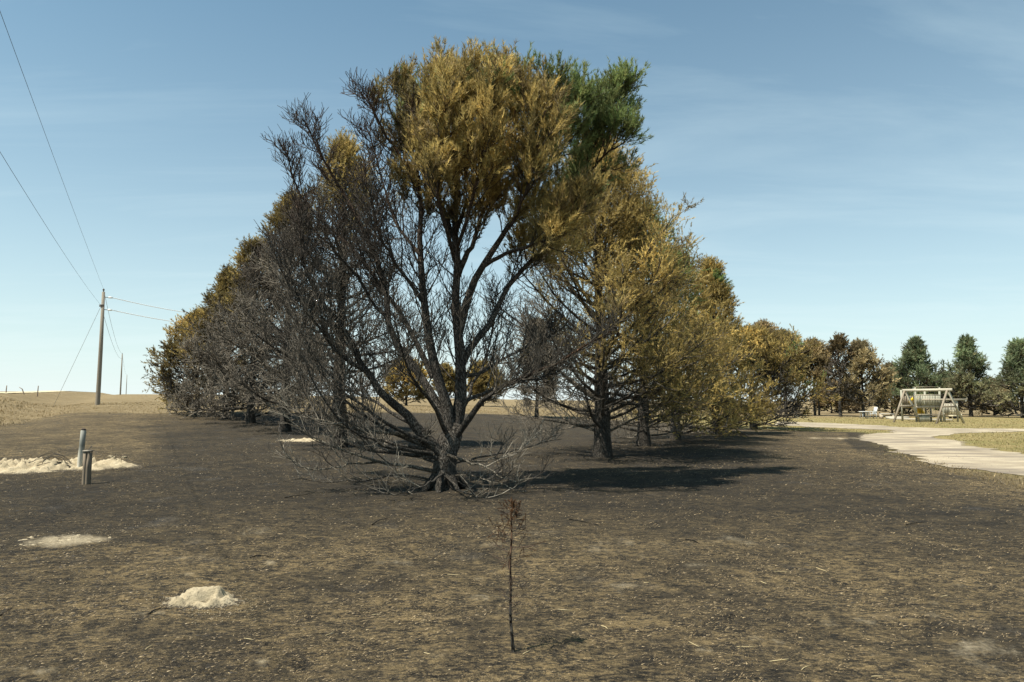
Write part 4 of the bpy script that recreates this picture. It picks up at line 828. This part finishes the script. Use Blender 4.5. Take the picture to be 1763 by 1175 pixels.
# ------------------------------------------------------------------ litter on the burnt ground
def litter():
    # straw flecks and char crumbs, ever thinner with distance
    def scatter(n, r0, r1, pw=1.0):
        a = np.radians(rng.uniform(-42, 42, n)); r = r0 * (r1 / r0) ** (rng.random(n) ** pw); return r * np.sin(a), r * np.cos(a), r
    m = MB(); x, y, r = scatter(220000, 2.6, 26)
    patch = vnoise(x * 1.6, y * 1.6) * 0.6 + vnoise(x * 5, y * 5) * 0.4
    bz, gz, pz = zones(x, y)
    keep = (rng.random(len(x)) < np.clip((patch - 0.30) * 2.6, 0.10, 1) * np.where(bz > 0.75, 1 - 0.55 * gz, 1)) & (bz > 0.3); x, y, r = x[keep], y[keep], r[keep]; n = len(x)
    th = rng.normal(0.1, 0.75, n); ln = rng.uniform(0.006, 0.034, n) * (0.6 + r / 16); wd = rng.uniform(0.0007, 0.0016, n) * (0.7 + r / 6)
    z = hland(x, y) + 0.004; tilt = rng.normal(0, 0.22, n)
    d = np.stack([np.cos(th) * ln, np.sin(th) * ln, np.abs(tilt) * ln], 1); sd = np.stack([-np.sin(th) * wd, np.cos(th) * wd, rng.normal(0, 0.6, n) * wd], 1); p = np.stack([x, y, z], 1)
    v = np.stack([p - sd, p + sd, p + d], 1).reshape(-1, 3)
    k = rng.random(n); c = lerp(np.array([0.20, 0.145, 0.08]), np.array([0.42, 0.32, 0.18]), k ** 1.5); dk = rng.random(n) < 0.42; c = np.where(dk[:, None], np.array([0.028, 0.024, 0.02]), c); ag = rng.random(n) < 0.0; c = np.where(ag[:, None], np.array([0.30, 0.29, 0.27]), c)
    m.add(v, t=np.arange(n * 3).reshape(-1, 3), c=np.repeat(c, 3, 0)); tag(m.build('straw_litter', M_STRAW), 'fine flecks of unburnt straw and char over the soil', 'litter', kind='stuff')
    m = MB()
    for u, v, rx, ry, k in ((345, 1036, 0.34, 0.3, 420), (375, 1050, 0.22, 0.16, 260), (108, 931, 0.5, 0.4, 300), (60, 812, 2.4, 1.2, 900), (515, 760, 0.8, 0.7, 120)):
        c0 = onland(u, v); x = c0[0] + rng.normal(0, rx * 0.95, k); y = c0[1] + rng.normal(0, ry * 1.0, k); sz = rng.uniform(0.002, 0.007, k) * (1 + c0[1] / 16); p = np.stack([x, y, hland(x, y) + 0.5 * sz], 1)
        f = rng.normal(0, 1, (k, 4, 3)); f = nrm(f) * sz[:, None, None]; m.add((p[:, None] + f).reshape(-1, 3), t=(np.arange(k)[:, None, None] * 4 + np.array([[0, 1, 2], [0, 2, 3], [0, 3, 1], [1, 3, 2]])).reshape(-1, 3), c=np.repeat(np.array([0.45, 0.375, 0.25]) * rng.uniform(0.7, 1.1, (k, 1)), 4, 0))
    tag(m.build('sand_crumbs', M_STRAW), 'pale crumbs of sand scattered round the dug heaps', 'sand', kind='stuff')
    # burnt grass stubble and dry grass by the burn's edge, the bank and the drive
    m = MB(); x, y, r = scatter(150000, 9, 75, 0.8); bz, gz, pz = zones(x, y); sdd = drive_sd(x, y)
    d = (x - P1[0]) * -0.872 + (y - P1[1]) * -0.49
    keep = (sdd > 0.02) & (bz < 0.62) & (rng.random(len(x)) < 0.9) & (d < 9.2); x, y, r, bz, gz, sdd, d = [q[keep] for q in (x, y, r, bz, gz, sdd, d)]; n = len(x)
    hh = rng.uniform(0.02, 0.07, n) * (1 + 1.6 * np.exp(-((d - 6) / 3) ** 2)) * (0.7 + 0.8 * vnoise(x * 0.8, y * 0.8)); wd = 0.004 + 0.00035 * r
    az = rng.random(n) * 6.28; ldx = rng.normal(0, 0.5, n) * hh; ldy = rng.normal(0, 0.5, n) * hh; p = np.stack([x, y, hland(x, y) - 0.005], 1); s_ = np.stack([np.cos(az) * wd, np.sin(az) * wd, 0 * x], 1)
    v = np.stack([p - s_, p + s_, p + np.stack([ldx, ldy, hh], 1)], 1).reshape(-1, 3)
    c = lerp(np.array([0.30, 0.22, 0.105]), np.array([0.27, 0.235, 0.095]), gz * rng.random(n)); c = lerp(c, np.array([0.06, 0.05, 0.038]), np.clip(bz * 1.3 * rng.random(n) + 0.1 * rng.random(n), 0, 1)); c = c * rng.uniform(0.65, 1.3, (n, 1))
    m.add(v, t=np.arange(n * 3).reshape(-1, 3), c=np.repeat(c, 3, 0)); tag(m.build('dry_grass', M_STRAW), 'short dry grass along the unburnt verges and bank', 'grass', kind='stuff')
    # loose straw stalks large enough to tell apart
    stalks = [(1186, 1106, 1212, 1120), (1268, 1115, 1300, 1115), (1325, 1140, 1358, 1136), (1405, 978, 1424, 985), (1380, 1155, 1393, 1148), (770, 990, 792, 991), (730, 1125, 742, 1128), (1310, 1002, 1320, 1006), (900, 1128, 912, 1122), (1640, 946, 1650, 948), (960, 1050, 985, 1052), (560, 1096, 575, 1090), (420, 1100, 436, 1103), (250, 1120, 262, 1112), (1035, 1078, 1046, 1084), (1500, 1166, 1520, 1166), (1333, 985, 1360, 986), (640, 1060, 655, 1058), (1108, 1004, 1118, 1004), (1620, 1028, 1632, 1026)]
    for ua, va, ub, vb in stalks:
        a = onland(ua, va); b_ = onland(ub, vb); mid = (a + b_) / 2 + [0, 0, 0.004]; mm = MB()
        mm.tubes(catmull([a + [0, 0, 0.004], mid + [rng.normal(0, 0.004), rng.normal(0, 0.006), 0.001], b_ + [0, 0, 0.005]], 5)[None], np.array([[0.0022, 0.0028, 0.0028, 0.0026, 0.0018]]), 5, np.array([0.58, 0.47, 0.26]) * rng.uniform(0.8, 1.1)); tag(mm.build('straw_stalk', M_STRAW), 'single pale straw stalk lying on the burnt soil', 'straw', 'loose straw stalks')
    # charred sticks
    sticks = [(430, 962, 466, 960), (0, 1062, 20, 1048), (255, 1060, 278, 1048), (490, 858, 530, 852), (1560, 905, 1590, 900), (980, 895, 1030, 905), (640, 905, 668, 893), (1180, 930, 1205, 938)]
    for ua, va, ub, vb in sticks:
        a = onland(max(ua, 0), va); b_ = onland(ub, vb); mm = MB(); c_ = catmull([a + [0, 0, 0.008], (a * 0.6 + b_ * 0.4) + [0, 0, 0.02] + rng.normal(0, 0.01, 3), b_ + [0, 0, 0.006]], 8)
        mm.tubes(c_[None], np.linspace(0.008, 0.003, 8)[None], 5, CHAR * 0.7, 0.1); tag(mm.build('charred_stick', M_BARK), 'charred black stick lying on the burnt soil', 'stick', 'charred sticks on the ground')
litter()

# ------------------------------------------------------------------ play set and lawn things
def playset():
    G = 0.0; Y = 51.0; px = Y / F
    def X(u, yy=Y): return at(u, 705, yy)[0]
    o = np.array([X(1594), Y, 0]); T = empty('play_set', (o[0], o[1], 0), 'weathered wooden swing and tower play set on the lawn', 'play set')
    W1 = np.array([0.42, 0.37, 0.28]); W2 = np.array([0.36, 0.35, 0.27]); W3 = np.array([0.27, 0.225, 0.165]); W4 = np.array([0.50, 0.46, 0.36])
    bd = np.array([0.37, -0.93, 0]); sd = np.array([0.93, 0.37, 0]); h = 2.42
    A = np.array([X(1561, Y + 1.3), Y + 1.3, h]); Bp = A + bd * 3.4
    def beam(name, a, b, w, hh, c, **k):
        m = MB(); m.beam(a, b, w, hh, c, **k); return m.build(name, M_WOOD, T)
    beam('swing_beam', A - bd * 0.25, Bp + bd * 0.25, 0.10, 0.20, W4)
    for ap in (A, Bp):
        for s_ in (-1, 1):
            f = ap + sd * s_ * 1.45; f = np.array([f[0], f[1], -0.05]); top = ap + np.array([0, 0, -0.02]) - bd * 0.08 + sd * 0.03 * s_
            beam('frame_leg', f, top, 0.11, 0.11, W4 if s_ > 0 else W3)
        a = ap + sd * -0.72 + [0, 0, -1.2]; b_ = ap + sd * 0.72 + [0, 0, -1.2]; beam('cross_brace', a, b_, 0.06, 0.13, W3)
    # tower behind the swings
    y0, y1 = Y + 2.2, Y + 4.1; x0, x1 = X(1577, y0), X(1619, y0); H2 = 2.15
    for x in (x0, x1):
        for y in (y0, y1): beam('tower_post', (x, y, -0.05), (x, y, 2.72 if y == y0 else 2.5), 0.11, 0.11, W2)
    beam('top_rail', (x0 - 0.1, y0 - 0.03, 2.70), (x1 + 0.1, y0 - 0.03, 2.70), 0.05, 0.05, W3)
    for y, nm in ((y0, 'deck_beam'), (y1, 'deck_beam')): beam(nm, (x0, y - 0.05, 1.16), (x1, y - 0.05, 1.16), 0.06, 0.2, W1)
    for k in range(10):
        yy = y0 + (y1 - y0) * (k + 0.5) / 10; beam('deck_board', (x0, yy, 1.28), (x1, yy, 1.28), (y1 - y0) / 10 - 0.012, 0.03, W2 * rng.uniform(0.85, 1.1))
    for rz in (1.33, 2.06): beam('railing', (x0, y0 - 0.075, rz), (x1, y0 - 0.075, rz), 0.04, 0.10, W1)
    n = 15
    for k in range(n):
        x = x0 + 0.06 + (x1 - x0 - 0.12) * k / (n - 1); beam('railing_slat', (x, y0 - 0.115, 1.28), (x, y0 - 0.115, 2.02), 0.088, 0.022, W2 * rng.uniform(0.8, 1.25), up=(0, 1, 0))
    for k in range(8):
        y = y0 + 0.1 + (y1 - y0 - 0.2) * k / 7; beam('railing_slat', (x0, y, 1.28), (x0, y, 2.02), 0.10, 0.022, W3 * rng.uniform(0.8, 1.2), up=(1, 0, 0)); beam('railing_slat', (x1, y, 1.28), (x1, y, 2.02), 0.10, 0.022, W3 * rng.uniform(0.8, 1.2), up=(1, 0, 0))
    for k in range(9):
        x = x0 + 0.08 + 0.85 * k / 8; beam('lower_panel_board', (x, y0 - 0.09, 0.0), (x, y0 - 0.09, 0.56), 0.095, 0.022, W2 * rng.uniform(0.85, 1.2), up=(0, 1, 0))
    beam('lower_rail', (x0, y0 - 0.12, 0.58), (x0 + 1.05, y0 - 0.12, 0.58), 0.09, 0.05, W4)
    # side deck
    ya, yb = Y + 1.9, Y + 3.5; xa, xb = X(1624, ya), X(1648, ya)
    for x in (xa, xb):
        for y in (ya, yb): beam('deck_post', (x, y, -0.05), (x, y, 1.78), 0.10, 0.10, W2)
    beam('monkey_bar_beam', (xa - 1.6, ya - 0.07, 1.72), (xb + 0.75, ya - 0.07, 1.72), 0.07, 0.13, W1)
    for z in (0.62, 1.38): beam('railing', (xa, ya - 0.07, z), (xb, ya - 0.07, z), 0.04, 0.09, W1)
    for k in range(9):
        x = xa + 0.07 + (xb - xa - 0.14) * k / 8; beam('railing_slat', (x, ya - 0.11, 0.62), (x, ya - 0.11, 1.36), 0.08, 0.022, W4 * rng.uniform(0.75, 1.15), up=(0, 1, 0))
    for k in range(7):
        yy = ya + (yb - ya) * (k + 0.5) / 7; beam('deck_board', (xa - 0.9, yy, 0.56), (xb, yy, 0.56), 0.2, 0.03, W3 * rng.uniform(0.85, 1.1))
    # swing hangers and seats
    for s_ in (0.28, 0.62):
        c = A + (Bp - A) * s_; 
        for e in (-0.22, 0.22):
            m = MB(); q = c + bd * e; m.tubes(np.array([[(q[0], q[1], h - 0.08), (q[0] + 0.02, q[1], 0.5)]]), 0.012, 5, (0.10, 0.10, 0.10)); m.build('swing_chain', M_METAL, T)
        m = MB(); a = c - bd * 0.24; b_ = c + bd * 0.24; cp = [(*a[:2], 0.52), (*(c[:2]), 0.45), (*b_[:2], 0.52)]; q = catmull(cp, 7); v = np.concatenate([q + sd * 0.09, q - sd * 0.09, q + sd * 0.09 - [0, 0, 0.02], q - sd * 0.09 - [0, 0, 0.02]])
        f = [(i, i + 1, 8 + i, 7 + i) for i in range(6)] + [(14 + i, 21 + i, 22 + i, 15 + i) for i in range(6)] + [(i, 14 + i, 15 + i, i + 1) for i in range(6)] + [(7 + i, 8 + i, 22 + i, 21 + i) for i in range(6)]
        m.add(v, q=f, c=(0.04, 0.04, 0.04)); m.build('swing_seat', M_PLAST, T)
    # yellow slide leaving the deck to the side
    pr = [(x0 - 0.02, 1.95), (x0 - 0.15, 1.75), (x0 - 0.32, 1.35), (x0 - 0.45, 1.2)]
    m = MB(); pth = catmull([(X(1578, y0 + 0.3), y0 + 0.3, 1.75), (X(1574, y0 + 0.6), y0 + 0.6, 1.55), (X(1573, y0 + 1.0), y0 + 1.0, 1.28), (X(1580, y0 + 1.9), y0 + 1.9, 0.9), (X(1586, y0 + 2.8), y0 + 2.8, 0.4), (X(1588, y0 + 3.3), y0 + 3.3, 0.25)], 18)
    tgs = nrm(np.gradient(pth, axis=0)); sx = nrm(np.cross(tgs, [0, 0, 1.0])); V = np.stack([pth - sx * 0.26 + [0, 0, 0.16], pth - sx * 0.24, pth + sx * 0.24, pth + sx * 0.26 + [0, 0, 0.16]], 1); idx = np.arange(72).reshape(18, 4)
    m.add(V, q=np.stack([idx[:-1, :-1], idx[:-1, 1:], idx[1:, 1:], idx[1:, :-1]], -1).reshape(-1, 4), c=(0.75, 0.50, 0.03)); sl_ = m.build('slide', M_PLAST, T, True); sl_.modifiers.new('thick', 'SOLIDIFY').thickness = 0.03; sl_['label'] = 'yellow plastic slide'
playset()

def lawn_things():
    def thing(name, u, v, label, cat): 
        p = onland(u, v); return p, empty(name, (p[0], p[1], p[2]), label, cat)
    wh = (0.55, 0.56, 0.53)
    # moulded armchair
    p, T = thing('lawn_chair', 1501, 721, 'white plastic lawn chair under the dark far pines', 'chair'); x, y, z = p
    m = MB(); m.box((x - 0.3, y - 0.28, z + 0.40), (x + 0.3, y + 0.28, z + 0.45), wh); m.build('seat', M_PLAST, T)
    m = MB(); m.beam((x + 0.28, y, z + 0.42), (x + 0.42, y, z + 1.05), 0.58, 0.05, wh, up=(1, 0, 0)); m.build('backrest', M_PLAST, T)
    for sx in (-1, 1):
        m = MB(); m.box((x - 0.32, y + sx * 0.29 - 0.03, z + 0.62), (x + 0.32, y + sx * 0.29 + 0.03, z + 0.66), wh); m.build('armrest', M_PLAST, T)
        for sy in (-1, 1): m = MB(); m.beam((x + sx * 0.3, y + sy * 0.27, z - 0.02), (x + sx * 0.27, y + sy * 0.27, z + 0.64), 0.05, 0.05, wh); m.build('leg', M_PLAST, T)
    p, T = thing('side_table', 1488, 721, 'small white table beside the lawn chair', 'table'); x, y, z = p
    m = MB(); m.lathe([(0.0, 0.6), (0.45, 0.6), (0.46, 0.64), (0.44, 0.66)], wh, 16, (x, y, z)); m.build('tabletop', M_PLAST, T)
    for a in range(4): m = MB(); c_, s_ = math.cos(a * 1.57 + 0.78) * 0.3, math.sin(a * 1.57 + 0.78) * 0.3; m.beam((x + c_ * 1.2, y + s_ * 1.2, z - 0.02), (x + c_, y + s_, z + 0.61), 0.05, 0.05, wh); m.build('leg', M_PLAST, T)
    # bench
    p, T = thing('wooden_bench', 1527, 721.5, 'low weathered bench between lawn chair and swing frame', 'bench'); x, y, z = p
    for k in range(3): m = MB(); m.box((x - 0.6, y - 0.22 + 0.15 * k, z + 0.43), (x + 0.6, y - 0.09 + 0.15 * k, z + 0.47), (0.62, 0.60, 0.53)); m.build('seat_board', M_WOOD, T)
    for sx in (-0.5, 0.5): m = MB(); m.box((x + sx - 0.09, y - 0.2, z - 0.02), (x + sx + 0.09, y + 0.2, z + 0.43), (0.45, 0.38, 0.28)); m.build('leg', M_WOOD, T)
    # sandbox
    p, T = thing('sandbox', 1545, 722, 'low pale wooden sandbox under the swing frame leg', 'sandbox'); x, y, z = p; c = (0.50, 0.46, 0.36)
    for a, b_ in (((x - 0.75, y - 0.5), (x + 0.75, y - 0.5)), ((x - 0.75, y + 0.5), (x + 0.75, y + 0.5)), ((x - 0.75, y - 0.5), (x - 0.75, y + 0.5)), ((x + 0.75, y - 0.5), (x + 0.75, y + 0.5))): m = MB(); m.beam((*a, z + 0.1), (*b_, z + 0.1), 0.05, 0.26, c); m.build('side_board', M_WOOD, T)
    m = MB(); m.box((x - 0.72, y - 0.47, z - 0.02), (x + 0.72, y + 0.47, z + 0.14), (0.5, 0.42, 0.28)); m.build('sand', M_SAND, T)
    # timber edging of the play area
    a = onland(1532, 722.5); b_ = onland(1640, 724.5); m = MB(); m.beam(a + [0, 0, 0.05], b_ + [0, 0, 0.05], 0.12, 0.16, (0.40, 0.36, 0.28)); tag(m.build('timber_edging', M_WOOD), 'long low timber edging along the play area', 'edging')
    # cream ride-on toy car
    p, T = thing('toy_car', 1645, 721, 'cream ride-on toy car parked behind the swing leg', 'toy car'); x, y, z = p; cr = (0.72, 0.64, 0.45)
    m = MB(); m.box((x - 0.45, y - 0.3, z + 0.18), (x + 0.45, y + 0.3, z + 0.42), cr); m.box((x - 0.43, y - 0.28, z + 0.419), (x + 0.05, y + 0.28, z + 0.50), cr); ob = m.build('body', M_PLAST, T); bv = ob.modifiers.new('b', 'BEVEL'); bv.width = 0.04; bv.segments = 2
    m = MB(); m.beam((x - 0.25, y, z + 0.48), (x - 0.32, y, z + 0.80), 0.5, 0.06, cr, up=(1, 0, 0)); m.build('seat_back', M_PLAST, T)
    for sx in (-0.28, 0.28):
        for sy in (-0.3, 0.3): m = MB(); m.tubes(np.array([[(x + sx, y + sy - 0.05, z + 0.13), (x + sx, y + sy + 0.05, z + 0.13)]]), 0.14, 12, (0.03, 0.03, 0.03)); m.build('wheel', M_PLAST, T)
    # white bucket
    p, T = thing('white_bucket', 1372.5, 721, 'small white bucket standing on the lawn beside the gold low pine', 'bucket')
    m = MB(); m.lathe([(0.0, 0.0), (0.13, 0.0), (0.16, 0.36), (0.17, 0.36), (0.17, 0.39), (0.15, 0.39), (0.12, 0.04)], (0.8, 0.82, 0.82), 16, p); m.build('body', M_PLAST, T, True)
    m = MB(); an = np.linspace(0, math.pi, 9); m.tubes(np.stack([p[0] + 0.165 * np.cos(an), np.full(9, p[1] - 0.03) - 0.12 * np.sin(an), p[2] + 0.34 - 0.12 * np.sin(an)], 1)[None], 0.006, 4, (0.4, 0.4, 0.4)); m.build('handle', M_METAL, T)
    # fence posts beyond the road
    for u, v, top, lab in ((10.5, 675, 664, 'thin fence post standing alone beyond the gravel road'), (65, 674, 664.5, 'stout fence post beyond the road near the guy wire')):
        d = at(u, v, 80); x, y = d[0], d[1]; z = float(hland(x, y)); hh = at(u, top, 80)[2]; m = MB(); m.tubes(np.array([[(x, y, z - 0.1), (x + 0.01, y, (z + hh) / 2), (x + 0.03, y, hh)]]), np.array([[0.06, 0.055, 0.05]]), 7, (0.22, 0.17, 0.13)); tag(m.build('fence_post', M_WOOD), lab, 'post')
    d = at(38, 674, 78); z = float(hland(d[0], d[1])); m = MB(); m.tubes(np.array([[(d[0] + 0.25, d[1], z - 0.05), (d[0], d[1], z + 0.25 + max(0, d[2] - z)), (d[0] - 0.35, d[1], z + 0.45 + max(0, d[2] - z))]]), np.array([[0.06, 0.05, 0.03]]), 6, (0.2, 0.15, 0.11)); tag(m.build('broken_post', M_WOOD), 'broken leaning post stub between the two fence posts', 'post')
lawn_things()
